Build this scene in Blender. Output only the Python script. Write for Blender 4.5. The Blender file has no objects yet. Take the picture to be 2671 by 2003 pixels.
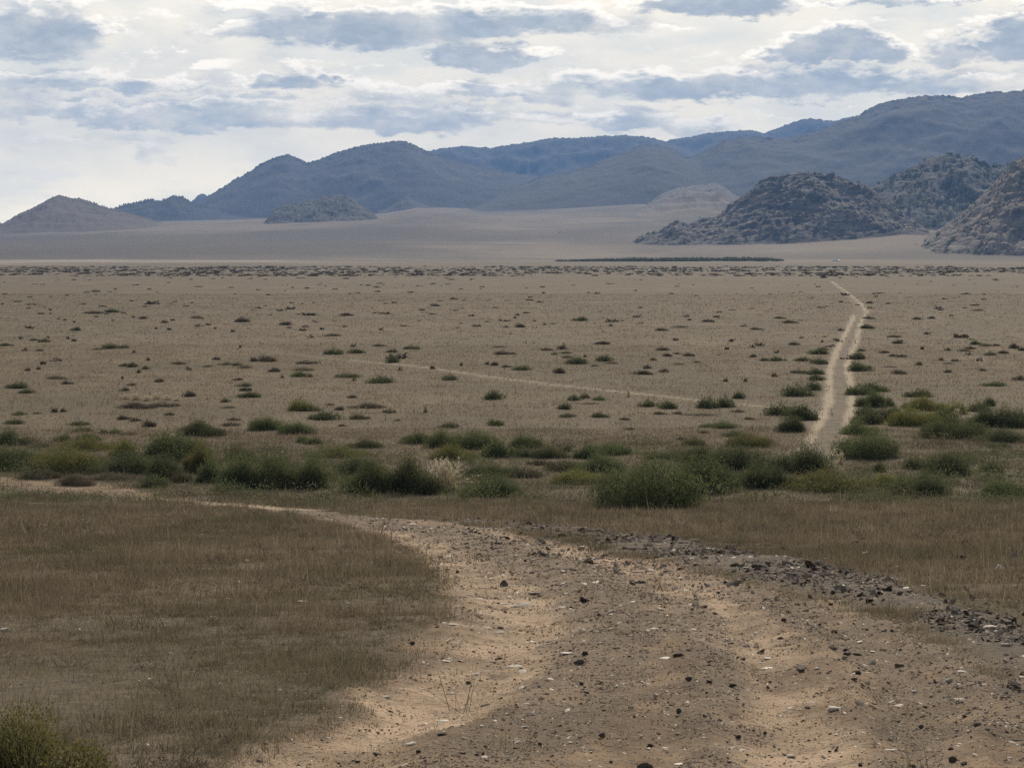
import bpy, math, random
import numpy as np
from mathutils import Vector

random.seed(7)
rng = np.random.default_rng(11)
SC = bpy.context.scene
COL = SC.collection

# ------------------------------------------------------------------ camera
F = 4984.0                  # focal length in photo pixels (2671 wide, 30 deg)
ZC = 7.5                    # eye height above the plain
PITCH = math.atan(349.5 / F)
cp, sp = math.cos(PITCH), math.sin(PITCH)
cam = bpy.data.cameras.new('camera')
cam.sensor_fit = 'HORIZONTAL'
cam.angle = 2 * math.atan(1335.5 / F)
cam.clip_start = 0.2
cam.clip_end = 60000
camo = bpy.data.objects.new('camera', cam)
camo.location = (0, 0, ZC)
camo.rotation_euler = (math.radians(90) - PITCH, 0, 0)
COL.objects.link(camo)
SC.camera = camo

# ------------------------------------------------------------------ exposure
SC.view_settings.view_transform = 'Standard'
SC.view_settings.look = 'None'
SC.view_settings.exposure = 0.0
SC.view_settings.gamma = 1.0
SC.cycles.max_bounces = 5
SC.cycles.diffuse_bounces = 2
SC.cycles.glossy_bounces = 1
SC.cycles.transmission_bounces = 3
SC.cycles.transparent_max_bounces = 4
SC.cycles.volume_bounces = 0
SC.cycles.use_denoising = False

SUN_EL, SUN_AZ = math.radians(37), math.radians(12)   # azimuth clockwise from the view direction (+Y)


# ------------------------------------------------------------------ node helper
class N:
    def __init__(s, tree):
        s.t = tree
        s.x = 0

    def n(s, typ, ins=None, **props):
        nd = s.t.nodes.new(typ)
        s.x += 30
        nd.location = (s.x, 0)
        for k, v in props.items():
            setattr(nd, k, v)
        for k, v in (ins or {}).items():
            sock = nd.inputs[k]
            if isinstance(v, bpy.types.NodeSocket):
                s.t.links.new(v, sock)
            else:
                sock.default_value = v
        return nd

    def math(s, op, a, b=None, c=None, clamp=False):
        ins = {0: a}
        if b is not None: ins[1] = b
        if c is not None: ins[2] = c
        return s.n('ShaderNodeMath', ins, operation=op, use_clamp=clamp).outputs[0]

    def vm(s, op, a, b=None):
        ins = {0: a}
        if b is not None: ins[1] = b
        nd = s.n('ShaderNodeVectorMath', ins, operation=op)
        return nd.outputs['Value'] if op in ('LENGTH', 'DOT_PRODUCT') else nd.outputs[0]

    def mr(s, v, a, b, c=0.0, d=1.0, smooth=True):
        return s.n('ShaderNodeMapRange', {'Value': v, 'From Min': a, 'From Max': b, 'To Min': c, 'To Max': d},
                   interpolation_type='SMOOTHSTEP' if smooth else 'LINEAR').outputs[0]

    def mix(s, f, a, b, blend='MIX'):
        nd = s.t.nodes.new('ShaderNodeMix')
        nd.data_type = 'RGBA'
        nd.blend_type = blend
        for i, v in ((0, f), (6, a), (7, b)):
            if isinstance(v, bpy.types.NodeSocket):
                s.t.links.new(v, nd.inputs[i])
            else:
                nd.inputs[i].default_value = v if i == 0 else (*v, 1)
        return nd.outputs[2]

    def noise(s, vec, scale, detail=4.0, rough=0.55, dist=0.0):
        return s.n('ShaderNodeTexNoise', {'Vector': vec, 'Scale': scale, 'Detail': detail, 'Roughness': rough,
                                          'Distortion': dist}).outputs[0]


def pix_dir(X, Y):
    """direction of a photo point given in the 2212-wide viewing scale"""
    sx, sy = np.asarray(X, float) * 1.2075, np.asarray(Y, float) * 1.2075
    cx = (sx - 1335.5) / F
    cy = -(sy - 1001.5) / F
    return cx, cp + sp * cy, -sp + cp * cy


# ------------------------------------------------------------------ sky
world = bpy.data.worlds.new('World')
SC.world = world
world.use_nodes = True
wt = world.node_tree
wt.nodes.clear()


def blob_group():
    """thickness of the cloud deck at a direction (azimuth, elevation)"""
    g = bpy.data.node_groups.new('cloud_field', 'ShaderNodeTree')
    g.interface.new_socket('P', in_out='INPUT', socket_type='NodeSocketVector')
    g.interface.new_socket('Value', in_out='OUTPUT', socket_type='NodeSocketFloat')
    k = N(g)
    gi = g.nodes.new('NodeGroupInput')
    go = g.nodes.new('NodeGroupOutput')
    P = gi.outputs[0]
    st = k.vm('MULTIPLY', P, (1.0, 2.4, 1.0))
    warp = k.n('ShaderNodeTexNoise', {'Vector': st, 'Scale': 26.0, 'Detail': 5.0, 'Roughness': 0.62}).outputs[1]
    w = k.vm('MULTIPLY', k.vm('SUBTRACT', warp, (0.5, 0.5, 0.5)), (0.085, 0.030, 0.0))
    Q = k.vm('ADD', P, w)
    blobs = [(70, 92, 150, 58, 1), (190, 190, 240, 24, .75), (440, 178, 55, 26, .5), (625, 188, 90, 30, .9),
             (400, 95, 36, 34, .45), (560, 18, 110, 26, .6), (790, 78, 260, 42, 1), (1060, 58, 270, 34, .9),
             (1545, 14, 190, 26, 1), (1910, 4, 130, 16, .75), (2150, 2, 80, 14, .8), (1045, 128, 110, 27, 1.05),
             (1815, 122, 130, 32, 1.15), (1830, 98, 80, 26, .7), (2058, 122, 44, 34, .85), (2180, 104, 72, 48, 1), (1690, 192, 430, 31, .95),
             (1010, 205, 260, 22, .65), (400, 254, 360, 26, .75), (860, 262, 260, 32, .78), (1170, 262, 190, 20, .5),
             (1400, 264, 150, 22, .75), (60, 225, 110, 24, .5), (340, 335, 46, 34, .42), (60, 385, 70, 11, .4),
             (640, 330, 120, 12, .25), (2150, 165, 90, 10, .3), (250, 290, 140, 12, .4), (930, 120, 60, 14, .4)]
    acc = None
    for (X, Y, rx, ry, s) in blobs:
        cx, dy, dz = pix_dir(X, Y)
        L = math.sqrt(cx * cx + dy * dy + dz * dz)
        az, el = math.atan2(cx, dy), math.asin(dz / L)
        q = k.vm('MULTIPLY', k.vm('SUBTRACT', Q, (az, el, 0)), (F / 1.2075 / (rx * 1.3), F / 1.2075 / (ry * 1.42), 0))
        # flat-bottomed: the lower half falls off faster than the top
        q = k.vm('SUBTRACT', k.vm('MULTIPLY', q, (1.0, 1.4, 0)), k.vm('MULTIPLY', k.vm('ABSOLUTE', q), (0, 0.5, 0)))
        v = k.mr(k.vm('LENGTH', q), 1.35, 0.45, 0.0, float(s))
        acc = v if acc is None else k.math('SMOOTH_MAX', acc, v, 0.15)
    # away from the front of the sky: loose cloud of the same kind everywhere
    far = k.noise(st, 9.0, 4.0, 0.55)
    el = k.n('ShaderNodeSeparateXYZ', {0: P}).outputs[1]
    hi = k.mr(el, 0.135, 0.22)
    sx = k.n('ShaderNodeSeparateXYZ', {0: P}).outputs[0]
    side = k.mr(k.math('ABSOLUTE', sx), 0.275, 0.36)
    out = k.math('MULTIPLY', k.math('MAXIMUM', hi, side), k.mr(far, 0.42, 0.66))
    acc = k.math('MAXIMUM', acc, out)
    fine = k.noise(st, 85.0, 5.0, 0.62)
    mid = k.noise(st, 34.0, 3.0, 0.5)
    acc = k.math('ADD', acc, k.math('MULTIPLY', k.math('SUBTRACT', fine, 0.5), 0.52))
    acc = k.math('ADD', acc, k.math('MULTIPLY', k.math('SUBTRACT', mid, 0.5), 1.0))
    g.links.new(acc, go.inputs[0])
    return g


k = N(wt)
tc = k.n('ShaderNodeTexCoord').outputs['Generated']
sep = k.n('ShaderNodeSeparateXYZ', {0: tc})
az = k.math('ARCTAN2', sep.outputs[0], sep.outputs[1])
el = k.math('ARCSINE', sep.outputs[2])
P = k.n('ShaderNodeCombineXYZ', {0: az, 1: el, 2: 0.0}).outputs[0]
grp = blob_group()
g1 = k.n('ShaderNodeGroup', node_tree=grp)
wt.links.new(P, g1.inputs[0])
g2 = k.n('ShaderNodeGroup', node_tree=grp)
wt.links.new(k.vm('ADD', P, (0.0016, 0.0052, 0.0)), g2.inputs[0])
m0, m1 = g1.outputs[0], g2.outputs[0]
dark = k.mr(m0, 0.14, 0.95)
dark = k.math('MULTIPLY', dark, k.mr(k.noise(k.vm('MULTIPLY', P, (1.0, 2.0, 1.0)), 30.0, 4.0, 0.6), 0.32, 0.62, 0.62, 1.0))
rim = k.math('MULTIPLY', k.mr(k.math('SUBTRACT', m0, m1), 0.02, 0.40), k.math('MULTIPLY', k.mr(m0, 0.95, 0.40), k.mr(m0, 0.02, 0.22)))
sky = k.n('ShaderNodeTexSky', sky_type='NISHITA', sun_disc=False, sun_elevation=SUN_EL, sun_rotation=SUN_AZ,
          altitude=1200.0, air_density=1.0, dust_density=1.5, ozone_density=1.0).outputs[0]
# bright thin cloud lit from behind over the Nishita sky, grey-blue undersides where the deck is deep
veil_n = k.noise(k.vm('MULTIPLY', P, (1.0, 3.0, 1.0)), 15.0, 4.0, 0.5)
puff = k.noise(k.vm('MULTIPLY', P, (1.0, 1.9, 1.0)), 44.0, 6.0, 0.6)
veil = k.mix(k.mr(veil_n, 0.34, 0.62), (9.1, 9.25, 8.9), (11.4, 10.8, 9.5))
veil = k.mix(k.math('MULTIPLY', k.mr(puff, 0.38, 0.78), 0.30), veil, (12.6, 12.0, 10.8))
thick = k.mix(k.mr(el, 0.0, 0.12), (7.4, 8.1, 8.7), (4.2, 4.95, 5.75))
thick = k.mix(k.math('MULTIPLY', k.mr(puff, 0.42, 0.74), 0.5), thick, (7.4, 8.0, 8.8))
veil = k.vm('MULTIPLY', veil, k.mix(k.mr(el, 0.0, 0.10), (1.94, 1.76, 1.44), (1.22, 1.16, 1.05)))
c = k.mix(0.94, sky, veil)
c = k.mix(k.math('MULTIPLY', dark, 0.90), c, thick)
c = k.mix(rim, c, (16.5, 15.0, 12.6))
# overhead and behind the deck is thicker and duller
c = k.mix(k.math('MULTIPLY', k.mr(el, 0.15, 0.5), 0.6), c, (2.6, 2.9, 3.2))
c = k.mix(k.mr(sep.outputs[1], 0.3, -0.4), c, (3.8, 4.2, 4.6))
low = k.math('LESS_THAN', sep.outputs[2], -0.02)
c = k.mix(low, c, (1.2, 1.0, 0.8))
bg = k.n('ShaderNodeBackground', {'Color': c, 'Strength': 0.1})
wo = k.n('ShaderNodeOutputWorld')
wt.links.new(bg.outputs[0], wo.inputs[0])

# ------------------------------------------------------------------ sun
sl = bpy.data.lights.new('sun', 'SUN')
sl.energy = 4.2
sl.angle = math.radians(0.6)
sl.color = (1.0, 0.90, 0.75)
so = bpy.data.objects.new('sun', sl)
sd = Vector((math.sin(SUN_AZ) * math.cos(SUN_EL), math.cos(SUN_AZ) * math.cos(SUN_EL), math.sin(SUN_EL)))
so.rotation_euler = sd.to_track_quat('Z', 'Y').to_euler()
so.location = (0, 0, 900)
COL.objects.link(so)


# ------------------------------------------------------------------ noise in numpy
def _h(ix, iy, seed):
    n = (ix.astype(np.int64) * 374761393 + iy.astype(np.int64) * 668265263 + seed * 2147483647) & 0xffffffff
    n = ((n ^ (n >> 13)) * 1274126177) & 0xffffffff
    n = ((n ^ (n >> 16)) * 2246822519) & 0xffffffff
    return ((n ^ (n >> 15)) & 0xffffff) / float(0xffffff)


def perlin(x, y, seed=0):
    x = np.asarray(x, float); y = np.asarray(y, float)
    x0, y0 = np.floor(x), np.floor(y)
    fx, fy = x - x0, y - y0
    u, v = fx * fx * fx * (fx * (fx * 6 - 15) + 10), fy * fy * fy * (fy * (fy * 6 - 15) + 10)

    def g(dx, dy):
        a = _h(x0 + dx, y0 + dy, seed) * 2 * np.pi
        return np.cos(a) * (fx - dx) + np.sin(a) * (fy - dy)
    a, b, c_, d = g(0, 0), g(1, 0), g(0, 1), g(1, 1)
    return (a + u * (b - a)) * (1 - v) + (c_ + u * (d - c_)) * v


def fbm(x, y, octv=4, seed=0, gain=0.5):
    s, a, f = 0, 1.0, 1.0
    for i in range(octv):
        s = s + a * perlin(x * f, y * f, seed + i * 17)
        a *= gain; f *= 2.03
    return s


def ridged(x, y, octv=4, seed=0):
    s, a, f = 0, 1.0, 1.0
    for i in range(octv):
        s = s + a * (1 - np.abs(perlin(x * f, y * f, seed + i * 31)) * 2.2)
        a *= 0.5; f *= 2.1
    return s / 1.9


def sstep(a, b, x):
    t = np.clip((x - a) / (b - a), 0, 1)
    return t * t * (3 - 2 * t)


# ------------------------------------------------------------------ lie of the land
def disp_to_v(Y):
    _, dy, dz = pix_dir(0, Y)
    return dz / dy


TX = np.array([-300, 0, 300, 600, 830, 900, 1050, 1230, 1380, 1560, 1700, 1850, 1950, 2050, 2212, 2500.])
TD = np.array([900, 1400, 2100, 3000, 4500, 9000.])
V0 = disp_to_v(574.5)
TY = np.array([
    [561, 561, 561, 561, 562, 562, 562, 562, 562, 561, 561, 560, 559, 559, 559, 559],
    [530, 526, 522, 520, 519, 519, 520, 522, 521, 519, 513, 500, 487, 494, 500, 500],
    [505, 500, 484, 478, 471, 464, 469, 472, 464, 462, 470, 470, 470, 470, 470, 470],
    [498, 490, 475, 470, 459, 441, 446, 427, 415, 427, 436, 430, 430, 430, 430, 430],
    [490, 486, 471, 466, 452, 435, 440, 420, 410, 420, 426, 420, 420, 420, 420, 420.]])


def land(x, y, fine=True):
    x = np.asarray(x, float); y = np.asarray(y, float)
    # slope we stand on, running out into the plain
    t = 5.75 - 0.1165 * (y - 6.5)
    t = np.where(y < 6.5, 5.75 + 0.35 * (1 - np.exp(-(6.5 - y) / 3.5)), t)
    t = t + 0.004 * np.clip(x, -40, 40) * sstep(60, 20, y)
    z = 0.5 * (t + np.sqrt(t * t + 0.10))          # soft meeting with the plain
    z = np.where(y > 200, 0, z)
    amp = sstep(3, 12, y) * sstep(75, 35, y)
    if fine:
        z = z + 0.05 * fbm(x / 3.1, y / 3.1, 3, 5) * (0.25 + amp)
        z = z + 0.012 * fbm(x / .45, y / .45, 3, 9) * sstep(60, 25, y)
        z = z + 0.16 * fbm(x / 34, y / 34, 3, 21) * sstep(50, 130, y)
    far = y > 850
    if np.any(far):
        D = np.maximum(y, 1)
        dx = (1335.5 + F * (x / D) / cp) / 1.2075
        zs = [np.zeros_like(z)]
        for row, d in zip(TY, TD[1:]):
            zs.append(ZC + disp_to_v(np.interp(dx, TX, row)) * d)
        zf = np.zeros_like(z)
        for i in range(5):
            a, b = TD[i], TD[i + 1]
            tt = np.clip((D - a) / (b - a), 0, 1)
            seg = (D >= a)
            zf = np.where(seg, zs[i] + (zs[i + 1] - zs[i]) * tt, zf)
        zf = zf + sstep(1100, 2600, D) * 4.0 * fbm(x / 420, D / 420, 4, 40)
        z = np.where(far, zf + z * 0.0, z)
    return z


YS = np.exp(np.linspace(math.log(3.5), math.log(9000), 5000))


def ground_at(X, Y, src=False):
    """ground point seen at a photo point (2212-wide scale unless src)"""
    if src:
        X, Y = X / 1.2075, Y / 1.2075
    dx, dy, dz = pix_dir(X, Y)
    xs = YS * (dx / dy)
    zr = ZC + YS * (dz / dy)
    below = zr <= land(xs, YS)
    i = int(np.argmax(below))
    if not below.any():
        i = len(YS) - 1
    return float(xs[i]), float(YS[i])


def to_ground(pts):
    return np.array([ground_at(a, b) for a, b in pts])


def seg_dist(x, y, pts, closed=False):
    """distance to a polyline and, if closed, inside test"""
    best = np.full(x.shape, 1e9)
    ins = np.zeros(x.shape, bool)
    n = len(pts)
    for i in range(n if closed else n - 1):
        ax, ay = pts[i]; bx, by = pts[(i + 1) % n]
        ex, ey = bx - ax, by - ay
        l2 = ex * ex + ey * ey + 1e-9
        t = np.clip(((x - ax) * ex + (y - ay) * ey) / l2, 0, 1)
        d = np.hypot(x - ax - t * ex, y - ay - t * ey)
        best = np.minimum(best, d)
        if closed:
            c_ = ((ay > y) != (by > y)) & (x < (bx - ax) * (y - ay) / (by - ay + 1e-12) + ax)
            ins ^= c_
    if closed:
        return np.where(ins, -best, best)
    return best


TRACK = to_ground([(430, 1690), (500, 1659), (640, 1570), (760, 1500), (850, 1420), (925, 1350), (950, 1290), (905, 1225),
                   (830, 1172), (745, 1142), (640, 1114), (520, 1097), (390, 1085), (250, 1070), (120, 1062), (0, 1050), (-120, 1040),
                   (-120, 1022), (0, 1029), (120, 1042), (250, 1048), (390, 1078), (520, 1088),
                   (650, 1097), (800, 1113), (1000, 1130), (1200, 1163), (1400, 1203), (1600, 1247), (1800, 1297),
                   (1950, 1337), (2080, 1398), (2212, 1480), (2400, 1590), (2500, 1690)])
TRACK = np.vstack([TRACK, [[1.9, 2.0], [-1.6, 2.0]]])
RUBBLE = to_ground([(980, 1118), (1100, 1124), (1250, 1140), (1400, 1163), (1560, 1192), (1750, 1218), (1900, 1252), (2050, 1312),
                    (2212, 1352), (2400, 1420), (2420, 1580), (2212, 1475), (2110, 1400), (1990, 1322), (1870, 1302), (1700, 1270),
                    (1600, 1246), (1400, 1200), (1200, 1160), (1000, 1128)])
GRAVEL = [(to_ground([(1000, 1690), (1120, 1600), (1230, 1500), (1300, 1400), (1320, 1340), (1285, 1280), (1200, 1222),
                      (1100, 1182), (980, 1152), (820, 1128), (650, 1104)]), 0.24),
          (to_ground([(1480, 1690), (1540, 1560), (1560, 1450), (1530, 1370), (1480, 1308), (1390, 1272), (1280, 1240), (1180, 1207), (1060, 1165)]), 0.17),
          (to_ground([(1990, 1690), (1990, 1560), (1940, 1450), (1860, 1380), (1760, 1330), (1620, 1272)]), 0.15),
          (to_ground([(2212, 1600), (2130, 1480), (2020, 1390), (1900, 1325)]), 0.14)]
PALE = [(to_ground([(560, 1680), (850, 1560), (1000, 1480), (1110, 1400), (1165, 1340), (1120, 1270), (1000, 1210), (890, 1168), (750, 1148)]), 0.25),
        (to_ground([(1700, 1690), (1690, 1580), (1680, 1480), (1630, 1400), (1570, 1330), (1490, 1280), (1360, 1227), (1240, 1190), (1100, 1155)]), 0.20)]
LANE = to_ground([(380, 1083), (470, 1088), (560, 1094), (650, 1101)])
ROAD = to_ground([(1700, 985), (1722, 968), (1752, 905), (1768, 870), (1776, 835), (1783, 790), (1800, 748), (1822, 705), (1840, 672),
                  (1838, 655), (1826, 640), (1808, 622), (1796, 608), (1799, 607), (1813, 618), (1838, 636), (1858, 652), (1872, 665),
                  (1874, 677), (1862, 690), (1856, 720), (1845, 748), (1834, 775), (1834, 800), (1842, 830), (1842, 872), (1848, 905), (1836, 955), (1818, 1000), (1806, 1020)])
ROAD_RUTS = [to_ground([(1735, 975), (1768, 920), (1790, 870), (1792, 800), (1806, 760), (1830, 715), (1846, 680)]),
             to_ground([(1810, 985), (1830, 920), (1840, 880), (1838, 835), (1830, 790), (1838, 765), (1850, 740), (1858, 700),
                        (1872, 674), (1864, 660), (1840, 640), (1812, 620), (1797, 608)])]
TRAIL = to_ground([(-60, 668), (60, 690), (150, 705), (300, 728), (420, 742), (560, 757), (700, 773), (850, 786), (1000, 806),
                   (1200, 832), (1400, 853), (1530, 866), (1640, 878), (1740, 885)])
FAN_TRACK = to_ground([(1205, 566), (1330, 566)])


def masks(x, y):
    """0..1 maps of what the ground is made of"""
    m = {}
    z0 = np.zeros(x.shape)
    for kx in ('dirt', 'gravel', 'pale', 'rubble', 'road', 'rut', 'lift'):
        m[kx] = z0.copy()
    i = (y < 85) & (y > -1) & (np.abs(x) < 30)
    X, Y = x[i], y[i]
    jit = 0.34 * fbm(X / .8, Y / .8, 3, 77) + 0.10 * fbm(X / .2, Y / .2, 2, 78)
    wid = np.clip(Y / 18, 0.35, 1.6)
    d = seg_dist(X, Y, TRACK, True) + jit * wid
    m['dirt'][i] = sstep(0.12, -0.16, d)
    r = seg_dist(X, Y, RUBBLE, True) + jit * wid
    m['rubble'][i] = sstep(0.15, -0.15, r)
    gsum = 0
    for pl, w in GRAVEL:
        gsum = np.maximum(gsum, sstep(1.75, 0.75, (seg_dist(X, Y, pl) + jit * 0.6) / (w * np.clip(Y / 11, .8, 2.2))))
    m['gravel'][i] = gsum * (0.75 + .5 * fbm(X / .6, Y / .6, 3, 81))
    psum = 0
    for pl, w in PALE:
        psum = np.maximum(psum, sstep(1.9, 0.8, (seg_dist(X, Y, pl) + jit * 0.7) / (w * np.clip(Y / 11, .8, 2.2))))
    psum = np.maximum(psum, sstep(.9, .2, seg_dist(X, Y, LANE)))
    lift = 0
    for pl, w in PALE + GRAVEL[2:3]:
        qd = (seg_dist(X, Y, pl) + jit * .4) / (w * np.clip(Y / 11, .8, 2.2))
        lift = lift - .034 * np.exp(-qd ** 2) + .020 * np.exp(-((qd - 1.9) / .55) ** 2)
    m['lift'][i] = (lift + 0.025 * gsum * (.6 + .8 * fbm(X / .5, Y / .5, 2, 83))) * m['dirt'][i] + .03 * m['rubble'][i]
    m['pale'][i] = np.clip(psum * (0.9 + .7 * fbm(X / .8, Y / .8, 3, 82)), 0, 1)
    i = (y > 50) & (y < 700) & (np.abs(x) < 220)
    X, Y = x[i], y[i]
    if X.size:
        d = seg_dist(X, Y, ROAD, True) + 0.5 * fbm(X / 2.2, Y / 6, 3, 90)
        m['road'][i] = sstep(0.35, -0.35, d)
        rr = np.zeros(X.shape)
        for pl in ROAD_RUTS:
            rr = np.maximum(rr, sstep(0.32, 0.08, seg_dist(X, Y, pl) + 0.16 * fbm(X / 1.5, Y / 4, 2, 91)))
        m['rut'][i] = rr * (d < 0.4)
        t = seg_dist(X, Y, TRAIL)
        tr = sstep(0.75, 0.1, np.abs(t + 0.2 * fbm(X / 3, Y / 3, 2, 92) - .35))
        m['road'][i] = np.maximum(m['road'][i], 0.45 * tr)
        m['rut'][i] = np.maximum(m['rut'][i], 0.65 * sstep(-16, -6, X) * sstep(0.42, 0.10, t))
    return m


# ------------------------------------------------------------------ object helpers
def mesh_np(name, V, Fc, mat, smooth=False, attrs=None, nside=3):
    me = bpy.data.meshes.new(name)
    V = np.ascontiguousarray(V, np.float32); Fc = np.ascontiguousarray(Fc, np.int32)
    me.vertices.add(len(V)); me.vertices.foreach_set('co', V.ravel())
    me.loops.add(Fc.size); me.loops.foreach_set('vertex_index', Fc.ravel())
    me.polygons.add(len(Fc)); me.polygons.foreach_set('loop_start', np.arange(0, Fc.size, nside, dtype=np.int32))
    me.polygons.foreach_set('use_smooth', np.full(len(Fc), smooth))
    for an, av in (attrs or {}).items():
        a = me.attributes.new(an, 'FLOAT', 'POINT')
        a.data.foreach_set('value', np.ascontiguousarray(av, np.float32))
    me.update(calc_edges=True)
    if mat: me.materials.append(mat)
    return me


def link(name, me, parent=None):
    o = bpy.data.objects.new(name, me)
    COL.objects.link(o)
    if parent: o.parent = parent
    return o


def tag(o, label=None, cat=None, group=None, kind=None):
    if label: o['label'] = label
    if cat: o['category'] = cat
    if group: o['group'] = group
    if kind: o['kind'] = kind
    return o


def mat_new(name):
    m = bpy.data.materials.new(name)
    m.use_nodes = True
    m.node_tree.nodes.clear()
    return m, N(m.node_tree)


def finish(m, kk, color, rough=0.9, bump=None, bstr=0.4, bdist=0.02, transl=0.0, spec=0.25):
    b = kk.n('ShaderNodeBsdfPrincipled', {'Base Color': color, 'Roughness': rough, 'Specular IOR Level': spec})
    if bump is not None:
        bn = kk.n('ShaderNodeBump', {'Strength': bstr, 'Distance': bdist, 'Height': bump})
        m.node_tree.links.new(bn.outputs[0], b.inputs['Normal'])
    sh = b.outputs[0]
    if transl:
        t = kk.n('ShaderNodeBsdfTranslucent', {'Color': color})
        mx = kk.n('ShaderNodeMixShader', {0: transl, 1: sh, 2: t.outputs[0]})
        sh = mx.outputs[0]
    o = kk.n('ShaderNodeOutputMaterial')
    m.node_tree.links.new(sh, o.inputs[0])
    return m


# ------------------------------------------------------------------ ground material
def ground_material():
    m, kk = mat_new('steppe_ground')
    at = lambda s: kk.n('ShaderNodeAttribute', attribute_name=s).outputs['Fac']
    co = kk.n('ShaderNodeTexCoord').outputs['Object']
    yy = kk.n('ShaderNodeSeparateXYZ', {0: co}).outputs[1]
    big = kk.noise(kk.vm('MULTIPLY', co, (1, 0.55, 1)), 0.022, 4, 0.55)
    mid = kk.noise(kk.vm('MULTIPLY', co, (1, 0.6, 1)), 0.16, 5, 0.62)
    sml = kk.noise(co, 3.2, 6, 0.68)
    tiny = kk.noise(co, 26.0, 4, 0.7)
    near = kk.mix(kk.mr(mid, .34, .66), (.090, .068, .045), (.140, .106, .070))
    plain = kk.mix(kk.mr(mid, .36, .66), (.100, .071, .039), (.154, .111, .064))
    c = kk.mix(kk.mr(yy, 40, 95), near, plain)
    c = kk.mix(kk.math('MULTIPLY', kk.mr(big, .44, .62), .65), c, (.098, .080, .044))
    band = kk.noise(kk.vm('MULTIPLY', co, (.35, 1, 1)), 0.075, 4, .6)
    c = kk.mix(kk.math('MULTIPLY', kk.mr(band, .48, .64), .65), c, (.078, .061, .033))
    c = kk.mix(kk.math('MULTIPLY', kk.mr(sml, .42, .66), .6), c, (.072, .055, .036))
    c = kk.mix(kk.math('MULTIPLY', kk.mr(tiny, .55, .75), .3), c, (.24, .185, .12))
    pit = kk.noise(co, 9.0, 5, .7)
    c = kk.mix(kk.math('MULTIPLY', kk.mr(pit, .50, .62), .75), c, (.045, .035, .022))
    c = kk.mix(kk.math('MULTIPLY', kk.mr(pit, .44, .32), .5), c, (.20, .155, .105))
    # beyond the plain: pasture fans below the mountains, with cloud shade and sun painted in
    fb = kk.noise(kk.vm('MULTIPLY', co, (1, 0.35, 1)), 0.0028, 5, 0.6)
    fs = kk.noise(kk.vm('MULTIPLY', co, (.5, 1, 1)), 0.017, 5, .65)
    fan = kk.mix(kk.mr(fb, .40, .60), (.080, .062, .045), (.165, .128, .090))
    fan = kk.mix(kk.math('MULTIPLY', kk.mr(fs, .50, .66), .6), fan, (.055, .046, .033))
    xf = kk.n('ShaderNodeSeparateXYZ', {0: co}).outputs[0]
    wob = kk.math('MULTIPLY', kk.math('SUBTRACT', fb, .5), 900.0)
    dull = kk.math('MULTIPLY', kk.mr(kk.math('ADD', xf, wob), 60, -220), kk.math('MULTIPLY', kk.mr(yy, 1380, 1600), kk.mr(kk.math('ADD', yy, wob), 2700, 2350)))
    fan = kk.mix(kk.math('MULTIPLY', dull, .75), fan, (.058, .047, .036))  # darker lower left: cloud shade put into the fan colour
    rise = kk.math('MULTIPLY', kk.mr(xf, 120, 260), kk.math('MULTIPLY', kk.mr(yy, 1450, 1650), kk.mr(yy, 2500, 2300)))
    fan = kk.mix(kk.math('MULTIPLY', rise, .6), fan, (.190, .146, .100))  # tan foothill on the right, sunlight added to its colour
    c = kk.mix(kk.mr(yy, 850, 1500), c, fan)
    flat = kk.math('MULTIPLY', kk.mr(yy, 900, 1000), kk.mr(yy, 1420, 1330))
    pale_strip = kk.noise(kk.vm('MULTIPLY', co, (.35, 1, 1)), 0.011, 4, 0.6)
    xx = kk.n('ShaderNodeSeparateXYZ', {0: co}).outputs[0]
    c = kk.mix(kk.math('MULTIPLY', kk.math('MULTIPLY', flat, kk.mr(pale_strip, .45, .6)), kk.mr(xx, -20, -160, 0.15, .9)), c, (.33, .28, .22))  # patchy pale strip beyond the plain, stronger on the left
    # worn track
    dn = kk.noise(co, 1.3, 6, 0.6)
    dirt = kk.mix(kk.mr(dn, .36, .64), (.112, .074, .044), (.215, .147, .090))
    dirt = kk.mix(kk.math('MULTIPLY', at('pale'), .85), dirt, kk.mix(kk.mr(dn, .3, .7), (.215, .147, .094), (.41, .298, .203)))
    dp = kk.noise(co, 6.0, 6, .7)
    dirt = kk.mix(kk.math('MULTIPLY', kk.mr(dp, .50, .66), .55), dirt, (.085, .060, .040))
    dirt = kk.mix(kk.math('MULTIPLY', kk.mr(dp, .42, .28), .4), dirt, (.42, .31, .21))
    vor = kk.n('ShaderNodeTexVoronoi', {'Vector': co, 'Scale': 30.0}, feature='F1')
    peb = kk.mr(vor.outputs['Distance'], .34, .22)
    pick = kk.n('ShaderNodeSeparateColor', {0: vor.outputs['Color']}).outputs
    vor2 = kk.n('ShaderNodeTexVoronoi', {'Vector': co, 'Scale': 75.0}, feature='F1')
    peb2 = kk.mr(vor2.outputs['Distance'], .4, .25)
    pick2 = kk.n('ShaderNodeSeparateColor', {0: vor2.outputs['Color']}).outputs
    grit = kk.mix(pick[1], (.055, .045, .040), (.20, .165, .13))
    gv = at('gravel')
    dirt = kk.mix(kk.math('MULTIPLY', kk.mr(gv, .15, .75), .62), dirt, kk.mix(kk.mr(sml, .35, .65), (.072, .052, .035), (.148, .106, .070)))
    amount = kk.math('ADD', 0.16, kk.math('MULTIPLY', gv, .55))
    dirt = kk.mix(kk.math('MULTIPLY', peb, kk.math('LESS_THAN', pick[0], amount)), dirt, grit)
    dirt = kk.mix(kk.math('MULTIPLY', peb2, kk.math('LESS_THAN', pick2[0], amount)), dirt,
                  kk.mix(pick2[1], (.06, .05, .042), (.24, .20, .16)))
    c = kk.mix(at('dirt'), c, dirt)
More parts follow.
